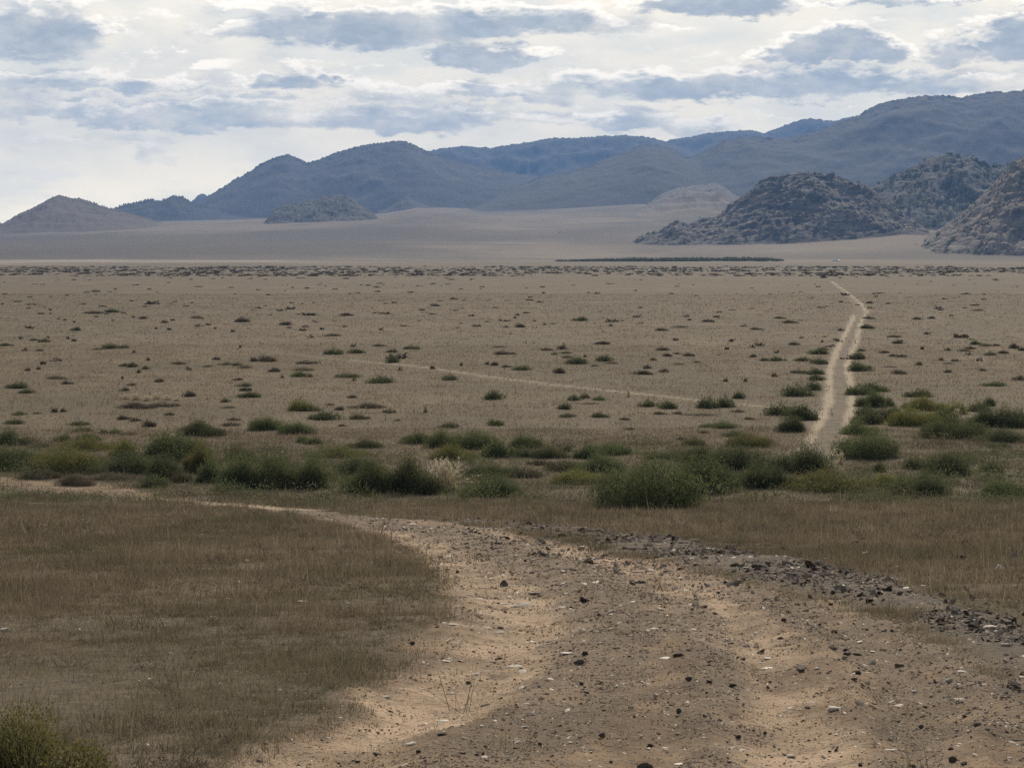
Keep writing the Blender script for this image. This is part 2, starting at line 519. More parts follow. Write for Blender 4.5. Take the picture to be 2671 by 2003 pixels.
    c = kk.mix(kk.math('MULTIPLY', at('rubble'), .8), c, kk.mix(kk.mr(sml, .4, .6), (.055, .043, .034), (.13, .098, .070)))
    # the pale road across the plain
    rn = kk.noise(co, 0.9, 6, 0.65)
    road = kk.mix(kk.mr(rn, .35, .65), (.092, .070, .045), (.142, .110, .073))
    c = kk.mix(at('road'), c, road)
    c = kk.mix(kk.math('MULTIPLY', at('rut'), .85), c, (.33, .265, .187))
    h = kk.math('ADD', kk.math('MULTIPLY', sml, .8), kk.math('MULTIPLY', tiny, .45))
    h = kk.math('ADD', h, kk.math('MULTIPLY', pit, kk.math('SUBTRACT', .9, kk.math('MULTIPLY', at('dirt'), .7))))
    h = kk.math('ADD', h, kk.math('MULTIPLY', peb, .3))
    return finish(m, kk, c, 0.95, h, .75, .035)


# ------------------------------------------------------------------ ground sheet
def build_ground():
    r = [0.4]
    while r[-1] < 100: r.append(r[-1] * 1.0085 + .004)
    while r[-1] < 1200: r.append(r[-1] * 1.011)
    while r[-1] < 15000: r.append(r[-1] * 1.02)
    r = np.array(r)
    a = np.concatenate([np.linspace(-180, -24, 60, endpoint=False), np.linspace(-24, 24, 620, endpoint=False), np.linspace(24, 180, 60)])
    a = np.radians(a)
    R, A = np.meshgrid(r, a, indexing='ij')
    x, y = (R * np.sin(A)).ravel(), (R * np.cos(A)).ravel()
    m = masks(x, y)
    z = land(x, y)
    near = sstep(40, 25, y)
    z = z + near * (m['lift'] - 0.03 * m['dirt'])
    z = z + near * m['dirt'] * (0.022 * fbm(x / .22, y / .22, 3, 61) + 0.03 * fbm(x / .7, y / .9, 2, 63))
    nr, na = len(r), len(a)
    idx = np.arange(nr * na).reshape(nr, na)
    q = np.stack([idx[:-1, :-1], idx[:-1, 1:], idx[1:, 1:], idx[1:, :-1]], -1).reshape(-1, 4)
    q = q[:, ::-1]
    cap = len(x)
    V = np.column_stack([x, y, z])
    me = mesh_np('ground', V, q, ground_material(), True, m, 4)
    o = link('ground', me)
    tag(o, 'dry brown steppe plain with a stony dirt track curving down to it', 'ground', kind='structure')
    return o


def zfull(x, y):
    x = np.atleast_1d(np.asarray(x, float)); y = np.atleast_1d(np.asarray(y, float))
    m = masks(x, y)
    near = sstep(40, 25, y)
    return land(x, y) + near * (m['lift'] - 0.03 * m['dirt']) \
        + near * m['dirt'] * (0.022 * fbm(x / .22, y / .22, 3, 61) + 0.03 * fbm(x / .7, y / .9, 2, 63))


build_ground()


# ------------------------------------------------------------------ hills and mountains
def rock_material(name, lo, hi, scale, tilt=0.0, strata=0.0, veg=0.3, tan=None):
    rugged = .8 if strata else .35
    m, kk = mat_new(name)
    co = kk.n('ShaderNodeTexCoord').outputs['Object']
    n1 = kk.noise(co, scale, 6, .65)
    st = kk.n('ShaderNodeMapping', {'Vector': co, 'Rotation': (0, tilt, 0), 'Scale': (0.3, 0.3, 1.7)}, vector_type='POINT').outputs[0]
    n2 = kk.noise(st, scale * 2.2, 5, .7)
    f = kk.mr(n1, .35, .65)
    if strata:
        f = kk.math('ADD', kk.math('MULTIPLY', f, 1 - strata), kk.math('MULTIPLY', kk.mr(n2, .38, .62), strata))
    c = kk.mix(f, lo, hi)
    vg = kk.noise(co, scale * 1.6, 5, .7)
    c = kk.mix(kk.math('MULTIPLY', kk.mr(vg, .52, .60), veg), c, (.045, .046, .034))
    if tan:
        at = kk.n('ShaderNodeAttribute', attribute_name='apron').outputs['Fac']
        c = kk.mix(at, c, tan)
    return finish(m, kk, c, .95, kk.math('ADD', n1, n2), rugged, 3.0)


def hill(name, label, pts, D, front, back, mat, nx, ny, rough, seed, spur=0.2, base=-6.0, power=1.3, strata=None,
         apron=None, crag=1.0, lam=None, smooth_face=True):
    """a ridge D metres away whose crest follows the skyline pts; front/back slopes run down to the land"""
    p = np.array(pts, float)
    cx, dy, dz = pix_dir(p[:, 0], p[:, 1])
    X, Z = cx / dy * D, ZC + dz / dy * D
    xs = np.linspace(X[0], X[-1], nx)
    cz = np.interp(xs, X, Z)
    ker = np.hanning(9); ker /= ker.sum()
    czs = np.convolve(np.pad(cz, 4, mode='edge'), ker, 'valid')
    cz = czs
    t = np.linspace(-1, 1, ny)
    t = np.sign(t) * np.abs(t) ** 1.25
    T, XX = np.meshgrid(t, xs, indexing='ij')
    CZ = np.broadcast_to(cz, T.shape)
    YY = D + np.where(T < 0, T * front, T * back)
    # keep columns fanned a little so that the flanks do not slide sideways
    XW = XX * (1 + (YY - D) / D * 0.6)
    L = land(XW, YY) + base
    e = np.abs(T)
    shape = np.where(T < 0, 1 - e ** power, 1 - e ** 1.5)
    hgt = np.maximum(CZ - L, 0.5)
    lam = lam or np.clip(hgt.max() * 0.9, 12, 400)
    sp_ = spur * (ridged(XW / lam, YY / lam * 0.7, 4, seed) - .55) * np.sin(np.pi * np.clip(e, 0, 1)) * (T < 0)
    H = L + hgt * np.clip(shape + sp_, 0, 1.2)
    nz = ridged(XW / (lam * .22), YY / (lam * .22), 5, seed + 5) - .5
    face = (0.3 + 0.7 * sstep(.30, .03, e)) if smooth_face else 1.0
    H = H + face * rough * nz * np.minimum(hgt / (0.2 * hgt.max()), 1) * sstep(1.0, .8, e)
    kn = fbm(XW / (lam * .06), YY / (lam * .06), 3, seed + 9)
    H = H + face * crag * rough * 0.55 * kn * sstep(1.0, .85, e) * np.minimum(hgt / (0.2 * hgt.max()), 1)
    if strata:
        sl, sa, sc = strata
        ph = (H + XW * sl + 0.35 * YY) / sc + 1.3 * fbm(XW / (sc * 5), YY / (sc * 5), 3, seed + 3)
        fr = ph - np.floor(ph)
        H = H + sa * (fr - .5) * sstep(1, .75, e) * (0.4 + 1.2 * np.clip(.5 + fbm(XW / 30, YY / 30, 2, seed + 8), 0, 1))
    at = {}
    if apron:
        at['apron'] = np.clip(sstep(apron[0], apron[1], shape + 0.25 * fbm(XW / lam, YY / lam, 4, seed + 2)), 0, 1).ravel()
    V = np.column_stack([XW.ravel(), YY.ravel(), H.ravel()])
    idx = np.arange(nx * ny).reshape(ny, nx)
    q = np.stack([idx[:-1, :-1], idx[:-1, 1:], idx[1:, 1:], idx[1:, :-1]], -1).reshape(-1, 4)
    o = link(name, mesh_np(name, V, q, mat, True, at, 4))
    tag(o, label, 'hill' if 'hill' in name or 'knoll' in name else 'mountain', kind='structure')
    return o, (XW, YY, H, e)


M_FAR = rock_material('far_rock', (.032, .032, .032), (.048, .046, .043), .012, veg=.2)
M_MID = rock_material('mountain_rock', (.026, .027, .030), (.042, .042, .045), .02, veg=.2)
M_GRASSY = rock_material('grassy_hill', (.075, .060, .046), (.11, .088, .066), .02, veg=.22, tan=(.105, .083, .062))
M_PALEROCK = rock_material('pale_rock', (.085, .077, .070), (.175, .155, .14), .06, veg=.45, tan=(.175, .140, .105))
M_STRATA = rock_material('layered_rock', (.040, .036, .033), (.175, .148, .126), .045, tilt=math.radians(-20), strata=.8, veg=.5)
M_DARKROCK = rock_material('dark_rock', (.030, .031, .029), (.12, .108, .095), .045, tilt=math.radians(20), strata=.4, veg=.8, tan=(.115, .092, .072))
M_NEARROCK = rock_material('near_rock', (.050, .044, .038), (.24, .198, .165), .045, tilt=math.radians(-38), strata=.5, veg=.5)

# far range behind everything
hill('mountain_range', 'faint blue far range behind the middle of the mountains',
     [(860, 350), (935, 326), (1000, 317), (1030, 320), (1060, 321), (1110, 313), (1150, 309), (1175, 302), (1200, 300), (1240, 301),
      (1300, 296), (1350, 294), (1400, 298), (1430, 306), (1448, 312), (1500, 330), (1600, 380)],
     6900, 700, 500, M_FAR, 340, 60, 10, 101, .25)
hill('mountain_range', 'pale blue rounded ridge right of the middle of the skyline',
     [(1380, 345), (1420, 318), (1447, 304), (1500, 295), (1530, 289), (1600, 283), (1625, 283), (1655, 291), (1700, 310), (1800, 360)],
     7100, 600, 400, M_FAR, 260, 50, 8, 111, .2)
hill('mountain_peak', 'pale blue far peak just left of the tall right mountain',
     [(1600, 310), (1640, 293), (1690, 275), (1720, 263), (1745, 256), (1775, 260), (1805, 263), (1832, 256), (1870, 250), (1950, 290)],
     7300, 600, 300, M_FAR, 220, 50, 9, 121, .2)
hill('mountain_peak', 'tiny pale blue peak left of the main mountain foot',
     [(400, 445), (418, 434), (430, 422), (438, 419), (452, 427), (475, 432), (540, 450)], 6800, 400, 400, M_FAR, 120, 30, 7, 131, .15)
hill('mountain_range', 'tiny pale blue hill at the left edge of the skyline',
     [(-300, 455), (-120, 465), (-20, 480), (8, 484), (22, 490), (60, 500)], 7200, 600, 600, M_FAR, 90, 26, 6, 137, .15)
# the main blue mountains
hill('mountain', 'blue-grey double-humped mountain left of centre on the skyline',
     [(300, 500), (330, 488), (400, 455), (447, 430), (480, 410), (505, 393), (540, 374), (566, 356), (580, 350), (600, 342), (622, 335), (645, 345),
      (664, 355), (690, 348), (720, 335), (770, 320), (820, 312), (850, 308), (880, 309), (900, 320), (935, 336), (980, 350), (1050, 367),
      (1120, 379), (1180, 388), (1280, 402), (1400, 430)],
     4900, 800, 900, M_MID, 620, 110, 10, 141, .12, crag=1.2)
hill('mountain', 'tall blue-grey mountain rising to the right edge of the skyline',
     [(985, 470), (1050, 440), (1110, 408), (1167, 386), (1210, 377), (1252, 369), (1300, 350), (1353, 331), (1380, 319), (1403, 316), (1430, 318), (1453, 326),
      (1475, 340), (1500, 342), (1553, 311), (1604, 298), (1650, 302), (1704, 300), (1769, 286), (1814, 266), (1854, 251), (1880, 236), (1895, 228),
      (1955, 216), (1990, 211), (2020, 208), (2070, 213), (2130, 203), (2212, 200), (2350, 190), (2500, 210), (2700, 260)],
     4400, 800, 1100, M_MID, 760, 120, 9, 151, .12, crag=1.2)
hill('mountain', 'dark low spur at the foot of the blue mountains, centre',
     [(1050, 452), (1100, 446), (1150, 428), (1185, 413), (1205, 409), (1225, 424), (1250, 440), (1280, 446)], 3950, 200, 250, M_MID, 120, 30, 6, 157, .2)
hill('rocky_hill', 'small dark spur in front of the double-humped mountain foot',
     [(820, 458), (845, 448), (865, 432), (880, 425), (895, 434), (915, 442), (950, 452)], 3900, 200, 200, M_MID, 100, 30, 5, 159, .2)
hill('mountain', 'low jagged blue ridge left of the double-humped mountain',
     [(180, 478), (240, 456), (262, 447), (290, 440), (325, 433), (345, 438), (360, 431), (375, 426), (395, 428), (408, 438), (440, 448),
      (500, 462), (560, 474)],
     4250, 300, 400, M_MID, 300, 50, 9, 161, .2, crag=1.6)
# nearer hills
hill('grassy_hill', 'tan pointed hill at the far left of the skyline',
     [(-60, 520), (10, 494), (35, 478), (55, 462), (90, 445), (110, 432), (128, 424), (145, 429), (185, 435), (215, 446), (245, 455),
      (290, 467), (340, 480), (400, 500)],
     3150, 480, 450, M_GRASSY, 300, 90, 5.0, 171, .25, apron=(.9, .55), crag=1.6)
hill('rocky_hill', 'dark craggy knoll standing alone on the fan, left of centre',
     [(555, 500), (575, 484), (585, 470), (592, 456), (610, 448), (640, 441), (670, 436), (700, 428), (730, 423), (752, 424), (768, 438), (795, 456), (815, 470),
      (832, 484)],
     2980, 190, 190, M_DARKROCK, 250, 70, 4.5, 181, .35, crag=1.0, lam=70, apron=(.25, .0), smooth_face=False)
hill('rocky_hill', 'pale hazy rock hill behind the dark layered dome',
     [(1340, 470), (1375, 458), (1400, 442), (1430, 420), (1460, 410), (1490, 404), (1520, 402), (1545, 398), (1570, 412), (1600, 432),
      (1640, 448), (1700, 465)],
     3300, 420, 300, M_PALEROCK, 220, 80, 5.0, 191, .3, lam=70, apron=(.75, .4))
O_DOME, S_DOME = hill('rocky_hill', 'layered grey rock dome with a low craggy tail on its left',
     [(1365, 530), (1385, 519), (1402, 510), (1425, 507), (1445, 490), (1465, 481), (1490, 488), (1515, 482), (1545, 475), (1560, 463), (1590, 440),
      (1620, 415), (1638, 400), (1665, 389), (1700, 379), (1740, 376), (1770, 382), (1800, 388), (1825, 397), (1850, 399), (1872, 409),
      (1900, 430), (1960, 480), (1990, 505)],
     2050, 230, 260, M_STRATA, 520, 230, 4.0, 201, .42, strata=(-.30, 4.5, 9.5), power=1.5, crag=.4, lam=110, smooth_face=False)
O_DARK, S_DARK = hill('rocky_hill', 'dark scrubby rock hill behind the right-edge slope',
     [(1800, 470), (1845, 425), (1868, 408), (1885, 408), (1920, 388), (1960, 372), (2000, 350), (2030, 341), (2060, 340), (2095, 344), (2115, 352),
      (2135, 370), (2165, 362), (2212, 345), (2300, 330), (2400, 350)],
     2330, 330, 330, M_DARKROCK, 400, 150, 5.0, 211, .45, power=1.4, strata=(.3, 3.0, 14.0), crag=.4, lam=110, smooth_face=False)
O_EDGE, S_EDGE = hill('rocky_hill', 'nearest grey rock slope rising at the right edge',
     [(1925, 560), (1945, 549), (1965, 545), (1990, 532), (2015, 518), (2040, 500), (2062, 482), (2085, 468), (2110, 440), (2135, 415),
      (2150, 400), (2175, 372), (2195, 356), (2212, 346), (2260, 310), (2330, 270), (2450, 240), (2600, 260)],
     1650, 210, 300, M_NEARROCK, 480, 200, 4.0, 221, .45, strata=(.55, 4.0, 11.0), power=1.4, crag=.4, lam=100, smooth_face=False)


# ------------------------------------------------------------------ leaf-built plants
def leaf_material(name, lo, hi, transl=.5, patch=None):
    m, kk = mat_new(name)
    oi = kk.n('ShaderNodeObjectInfo')
    co = kk.n('ShaderNodeTexCoord').outputs['Object']
    n1 = kk.noise(co, 3.0, 3, .6)
    geo = kk.n('ShaderNodeNewGeometry')
    f = kk.math('ADD', kk.math('MULTIPLY', kk.mr(n1, .3, .7), .5), kk.math('MULTIPLY', geo.outputs['Random Per Island'], .5))
    c = kk.mix(f, lo, hi)
    hsv = kk.n('ShaderNodeHueSaturation', {'Hue': kk.mr(oi.outputs['Random'], 0, 1, .488, .512, False), 'Value': kk.mr(oi.outputs['Random'], 0, 1, .82, 1.18, False), 'Color': c})
    return finish(m, kk, hsv.outputs[0], .75, transl=transl, spec=.2)


LEAF = {'d': leaf_material('leaf_dark_green', (.044, .052, .026), (.115, .122, .058)),
        'g': leaf_material('leaf_green', (.054, .068, .030), (.135, .150, .066)),
        'y': leaf_material('leaf_yellow_green', (.080, .084, .028), (.20, .185, .068)),
        'b': leaf_material('leaf_brown', (.062, .052, .033), (.125, .102, .064), .25),
        'o': leaf_material('leaf_olive', (.078, .070, .039), (.15, .128, .075), .25),
        'm': leaf_material('leaf_far_scrub', (.066, .057, .036), (.135, .115, .072), .25),
        'w': leaf_material('leaf_dull_brown', (.080, .063, .045), (.15, .118, .084), .25)}
TONE = {'d': 'dark green', 'g': 'green', 'y': 'yellow-green', 'b': 'brown-green', 'o': 'olive', 'w': 'dull brown'}


def unit_dome(n, leaf, wid, seed, lobes=9, flat=1.0, out=.55):
    """leaf sprays filling a lumpy dome, radius 1 and height about 1"""
    r = np.random.default_rng(seed)
    ang = r.uniform(0, 2 * np.pi, lobes); rad = np.sqrt(r.uniform(0, 1, lobes)) * .78
    rad[0] = 0
    lc = np.column_stack([rad * np.cos(ang), rad * np.sin(ang)])
    lr = r.uniform(.22, .48, lobes); lr[0] = .48
    lh = (1 - .5 * rad ** 1.5) * np.clip(lr * 2.1, .45, 1.0) * r.uniform(.8, 1.05, lobes); lh[0] = r.uniform(.8, 1.0)
    pick = r.choice(lobes, n, p=lr ** 2 / np.sum(lr ** 2))
    th = r.uniform(0, 2 * np.pi, n); cz = r.uniform(0, 1, n)
    sh = np.where(r.uniform(0, 1, n) < .72, r.uniform(.70, 1.08, n), r.uniform(.3, .85, n))
    sh = np.where(r.uniform(0, 1, n) < .05, r.uniform(1.05, 1.3, n), sh)
    sh = sh * (1 + .16 * np.sin(th * 5 + pick * 1.7) * np.sin(cz * 7 + pick))
    s_ = np.sqrt(1 - cz ** 2)
    d = np.column_stack([s_ * np.cos(th), s_ * np.sin(th), cz])
    p = np.column_stack([lc[pick, 0] + d[:, 0] * lr[pick] * sh, lc[pick, 1] + d[:, 1] * lr[pick] * sh, cz ** .8 * lh[pick] * sh * flat])
    p[:, 2] = np.maximum(p[:, 2] - leaf * .6, .01)
    v = d * out + np.array([0, 0, .55]) + r.normal(0, .48, (n, 3))
    v /= np.linalg.norm(v, axis=1)[:, None]
    side = np.cross(v, r.normal(0, 1, (n, 3))); side /= np.linalg.norm(side, axis=1)[:, None]
    L = leaf * r.uniform(.6, 1.35, n)[:, None]; W = wid * r.uniform(.6, 1.4, n)[:, None]
    a, b, c_ = p - side * W / 2, p + side * W / 2, p + v * L
    V = np.stack([a, b, c_], 1).reshape(-1, 3)
    q = np.percentile(np.abs(V), 97.5, axis=0)
    V = V / [q[0], q[1], np.percentile(V[:, 2], 97.5)]
    return V, np.arange(3 * n).reshape(n, 3)


SHR = {}
for lod, n, lf, wd, cnt in (('hi', 15000, .060, .019, 5), ('mid', 2200, .15, .045, 5), ('lo', 420, .26, .11, 5)):
    SHR[lod] = []
    for i in range(cnt):
        V, Fc = unit_dome(n, lf, wd, 300 + i * 7 + n, 10 + i * 3)
        SHR[lod].append(mesh_np('shrub_' + lod, V, Fc, LEAF['d']))

K = 3.3015
TILES = {1: (0, 680), 2: (660, 680), 3: (1330, 680), 4: (2000, 680), 5: (0, 980), 6: (660, 980), 7: (1330, 1020), 8: (2000, 980)}
S1 = """35 292 60 14 b;575 303 48 12 b;1280 250 45 13 b;150 357 95 12 b;260 383 100 10 b;15 380 30 10 b;345 462 58 18 b;428 430 36 18 b;425 463 26 8 b;800 458 140 22 b;960 448 120 32 d;920 464 55 12 b;1050 458 60 10 b;820 489 38 10 b;1145 495 40 14 b;1235 503 62 25 b;1415 537 62 26 b;1485 519 50 12 b;1680 499 120 20 o;2085 530 130 36 b;630 535 36 15 b;500 508 30 10 b;548 518 36 12 b;655 605 76 32 d;230 585 110 8 o;970 520 34 8 b;1690 570 70 16 b;1790 557 60 12 b;1850 590 36 18 o;1455 600 60 18 b;1340 591 34 10 b;2000 616 44 14 b;300 690 80 18 b;380 704 90 30 o;400 671 36 10 b;625 696 50 18 b;575 678 40 12 b;165 678 40 14 b;50 738 120 26 d;945 760 120 44 d;1080 755 105 26 d;850 768 120 14 o;205 780 60 16 b;335 780 70 18 b;2065 753 32 14 b;1150 799 44 12 b;1265 865 44 12 b;1145 920 90 40 d;1070 912 90 24 o;1255 936 65 26 b;1540 894 110 24 b;1860 857 70 26 b;2190 870 60 40 b;1950 900 130 22 d;2050 907 80 26 d;1800 917 110 18 o;2110 927 120 22 o;1610 948 66 16 o;360 896 60 16 b;325 942 46 24 b;220 953 60 18 b;470 868 110 10 b;1185 972 50 12 b;1040 1026 32 10 b;1370 1047 80 32 b;2045 1032 75 22 b;500 1022 150 26 o;290 205 60 8 b;365 208 60 10 b;1165 213 90 8 b;1445 192 45 8 b;1710 227 70 8 b;1990 235 60 6 b;730 277 70 14 o;820 270 80 16 o;720 380 60 10 b;1640 165 36 10 b;985 250 40 8 b"""
S2 = """335 235 40 10 b;455 241 58 14 b;710 250 60 12 b;835 289 40 12 b;930 214 32 8 b;130 298 55 10 b;1350 276 80 10 b;1565 394 90 18 b;1715 166 60 14 b;1100 200 70 14 b;1680 207 50 10 b;1560 202 50 8 b;800 158 70 14 b;805 476 100 24 b;300 556 130 28 b;300 583 46 12 b;445 575 60 16 b;430 606 80 12 o;590 597 60 16 b;790 573 44 8 b;1095 600 46 14 b;1150 462 90 14 o;680 652 120 22 o;490 667 60 12 b;565 672 24 10 b;1090 740 100 20 b;700 810 140 48 d;880 799 150 36 d;865 745 70 14 b;1215 792 110 28 d;1360 766 115 32 d;1185 880 135 60 d;90 872 180 44 b;455 892 150 28 b;440 952 150 30 o;385 1002 130 46 g;180 960 100 36 o;805 1009 190 36 d;1090 1057 195 60 d;1260 950 40 20 b;870 1040 46 18 b;490 1007 50 16 b;250 1014 40 14 b;2090 904 85 32 b;2010 900 50 20 b;2180 922 90 22 o;1690 1032 130 50 d;1545 935 60 12 o;2120 750 110 14 o;2150 810 120 30 b;2130 520 30 16 b;2175 578 46 10 b;1880 482 70 10 o;1790 909 36 14 b;110 165 60 8 b;400 152 100 8 b"""
S3 = """275 232 58 12 b;290 283 36 18 b;680 281 30 10 b;745 289 60 20 o;180 321 52 8 b;255 363 70 10 b;1085 262 38 8 b;1385 290 60 10 b;1125 410 52 12 b;1100 490 90 12 b;70 475 50 8 b;45 499 36 8 b;210 524 34 8 b;605 522 115 34 d;300 556 32 10 b;85 576 82 30 b;865 567 42 14 b;1810 450 54 14 b;1530 486 80 10 b;1550 517 44 8 b;1710 529 90 22 b;1780 490 70 10 b;1310 606 90 24 b;2025 570 60 10 b;2125 597 95 20 b;1920 702 60 18 b;1430 690 70 14 b;785 724 120 28 b;1460 578 120 16 o;315 774 90 22 b;460 767 100 32 o;385 812 60 24 d;480 802 90 20 o;560 892 165 56 d;490 840 80 22 b;830 870 170 50 d;870 890 100 18 b;650 835 40 12 b;1310 776 95 28 b;1350 826 80 26 b;1545 824 85 28 b;1610 882 66 20 b;1450 897 100 16 o;1180 932 70 34 b;1230 863 70 14 b;1140 984 155 36 b;1340 962 110 30 b;2095 750 50 12 b;2100 832 70 26 b;1870 770 50 10 b;2180 865 70 28 b;130 947 190 36 d;415 972 120 44 b;30 807 70 20 b;720 912 80 16 o;1860 1047 44 14 b;2040 1047 40 16 b;850 203 95 10 b"""
S4 = """490 150 46 28 b;590 136 44 12 b;630 152 40 12 b;755 118 70 8 b;440 228 60 12 b;1970 166 60 12 b;2185 78 56 12 b;895 370 75 20 b;1055 374 60 12 b;895 413 50 14 b;640 360 60 10 b;100 502 105 18 b;205 539 110 24 b;880 502 85 20 b;875 587 105 34 d;640 606 62 22 b;1430 502 85 20 b;1485 412 90 12 b;1510 430 60 8 b;1590 480 50 12 b;1540 335 60 10 b;1870 340 60 10 b;1800 388 80 10 b;1840 432 120 14 o;1395 637 70 14 b;1090 662 100 20 b;1125 717 85 28 b;300 672 48 14 b;240 727 90 28 b;100 799 60 20 b;605 690 50 12 b;485 707 30 18 b;460 807 160 50 d;490 770 80 20 d;75 867 150 34 d;325 870 150 36 d;455 892 130 46 d;800 782 90 22 o;800 852 160 56 d;800 952 180 70 d;410 980 170 50 d;270 972 120 30 b;430 1034 130 52 d;1005 797 80 20 b;1085 827 60 22 b;1165 832 80 24 b;1350 767 50 20 b;1800 726 90 36 d;1880 738 90 24 d;1975 737 70 20 b;2130 757 75 40 b;2200 777 60 30 b;1750 764 80 24 b;2040 802 80 28 b;1755 815 60 16 b;1560 778 70 12 b;1690 782 100 18 o;1920 817 100 30 o;1500 862 55 26 b;1630 868 72 22 b;1850 868 64 18 b;1315 902 70 30 b;1580 892 120 14 o;1060 920 130 12 o;1120 979 140 34 b;1560 967 70 30 b;1855 950 66 22 b;2170 1032 90 40 o;70 1002 50 40 o"""
S5 = """175 110 200 48 d;235 153 125 36 d;165 342 115 30 d;320 330 70 18 b;120 420 140 42 d;580 75 90 26 b;1145 87 100 22 b;1070 132 80 30 o;2110 93 125 30 d;2120 134 90 36 o;2140 189 150 46 d;1940 230 80 34 d;1960 284 130 18 b;1620 182 120 44 b;1450 344 95 26 b;1070 380 100 34 b;1150 395 120 30 b;1280 440 120 50 b;540 312 60 30 b;455 322 60 20 b;690 432 150 36 d;700 487 160 44 g;540 572 145 64 g;880 499 90 36 o;990 502 100 46 g;1110 512 140 28 o;90 607 260 135 d;1700 527 370 132 d;340 622 180 36 o;780 562 200 60 g;770 652 420 105 y;80 817 480 190 g;560 842 460 210 y;1420 752 560 240 g;1050 702 200 150 y;1100 852 560 195 d;1370 902 300 200 d;1300 964 230 110 d;1680 642 120 80 y;1740 837 270 235 y;1850 922 240 195 g;2060 742 240 112 d;2110 974 340 265 g;1560 922 160 90 o;300 896 360 80 w;620 955 300 95 w;950 905 460 60 w;1990 437 140 30 b;2010 387 100 26 b;1150 287 300 46 w;1400 272 220 36 w"""
S6 = """410 302 190 104 y;500 307 180 48 d;660 257 70 20 o;760 299 110 32 o;980 282 260 40 o;625 382 245 66 d;920 377 150 40 o;1170 322 90 32 b;850 194 80 26 b;20 189 100 44 d;2090 210 180 74 d;1690 450 170 40 d;2060 432 180 48 d;770 439 70 22 b;1250 390 70 18 b;110 472 260 104 g;370 507 270 104 g;420 580 140 60 g;530 592 160 58 d;960 624 260 72 d;760 712 400 95 y;1390 590 230 98 g;1610 630 300 145 g;1900 637 330 155 g;1730 727 330 128 y;2110 707 240 155 g;150 974 500 275 g;520 979 400 265 g;900 862 300 155 d;1000 1014 400 285 g;1330 1024 420 305 d;2060 1044 420 185 d;2040 872 360 95 d"""
S7 = """560 87 120 50 d;640 67 90 42 d;770 82 105 38 g;1190 139 150 54 d;1355 154 150 64 d;1715 150 180 94 d;1860 142 130 88 d;1980 67 120 56 d;490 159 130 48 d;510 232 165 36 o;760 232 150 42 d;660 117 180 14 o;990 252 90 24 b;1030 334 85 20 b;1285 207 110 26 o;1440 202 80 24 o;1640 217 250 20 o;1965 187 120 24 b;2055 249 95 24 b;1840 322 310 52 g;1920 397 170 52 d;1480 422 110 28 b;1590 474 165 74 g;2050 487 320 115 y;1660 367 120 28 o;100 502 300 115 g;90 572 190 88 d;330 582 270 94 d;490 527 85 50 o;680 582 220 114 d;860 557 330 104 g;260 642 200 50 o;470 692 260 84 o;760 702 380 155 g;130 752 240 80 o;600 802 400 114 y;1350 592 330 54 d;1200 1025 760 440 g;1600 894 560 315 g;1650 617 300 135 d;1950 692 480 215 d;2130 842 440 205 d"""
S8 = """270 182 230 94 d;400 127 130 78 d;800 170 200 82 g;900 142 220 72 g;930 272 250 124 d;1060 267 110 72 g;1330 187 230 62 d;1340 307 330 108 y;1190 282 70 52 g;860 347 180 84 d;1010 392 220 114 d;1100 352 110 84 d;1250 437 360 140 y;1530 412 200 124 g;1640 332 200 92 y;1820 312 170 84 d;1910 262 100 72 d;1850 442 260 135 d;2050 452 320 155 d;2190 442 100 124 d;1600 547 480 175 g;2000 577 400 114 d;1980 92 200 38 g;2000 622 170 46 d;130 347 240 94 d;290 387 245 124 d;240 487 250 118 d;860 422 230 104 d;800 512 260 114 g;870 724 460 225 g;980 832 100 82 d;1290 807 190 118 d;1560 862 320 195 d;1920 832 170 92 d;350 844 470 235 d;100 967 280 175 d;560 1008 700 170 y;1000 962 300 114 y;1150 988 250 124 g;1370 1038 480 195 d;2000 1044 420 130 g"""
CUSTOM = {(7, 1200): 'largest dark green shrub, bulging from the front belt above the stony track bend',
          (7, 1600): 'green shrub joined to the right side of the largest shrub',
          (5, 1700): 'lone dome-shaped dark green shrub on bare straw ground behind the left belt',
          (5, 90): 'dark green rounded shrub cut by the left edge of the photo',
          (6, 1330): 'dark green shrub directly left of the tall feather grass',
          (6, -1): 'dark green shrub directly right of the tall feather grass',
          (8, 350): 'dark shrub standing in front of the near end of the pale road',
          (8, 870): 'big green shrub on the right side of the pale road near its end',
          (8, 240): 'dark rounded shrub left of the pale road, lowest of a group of three',
          (8, 290): 'dark rounded shrub left of the pale road, in front of a wider one',
          (8, 130): 'dark shrub peeking out behind a rounded one left of the pale road',
          (6, 1730): 'low yellow-green shrub with a dark heart, in front of the centre shrub row',
          (2, 1185): 'dark grey-green shrub standing on the thin crossing trail',
          (7, 1715): 'dark green left half of a shrub pair on the crossing trail',
          (7, 1860): 'dark green right half of a shrub pair on the crossing trail',
          (6, 150): 'large green shrub in the left belt with bleached dead stems before it',
          (8, 560): 'long low yellow-green shrub along the right front of the belt',
          (6, 2090): 'dark dome-shaped shrub alone in the middle of the straw plain'}
items = []
for ti, S in enumerate((S1, S2, S3, S4, S5, S6, S7, S8), 1):
    x0, y0 = TILES[ti]
    for s in S.split(';'):
        a = s.split()
        X, Y, W, H = map(float, a[:4])
        if W < 26: continue
        items.append((x0 + X / K, y0 + Y / K, W / K, H / K, a[4], CUSTOM.get((ti, int(X))) or ('dark green shrub directly right of the tall feather grass' if (ti, int(X), int(W)) == (6, 2060, 420) else None)))
items.sort(key=lambda i: -i[2] * i[3])
KEEP = 290
used = {}
proto = {}
rest_shrubs = items[KEEP:]


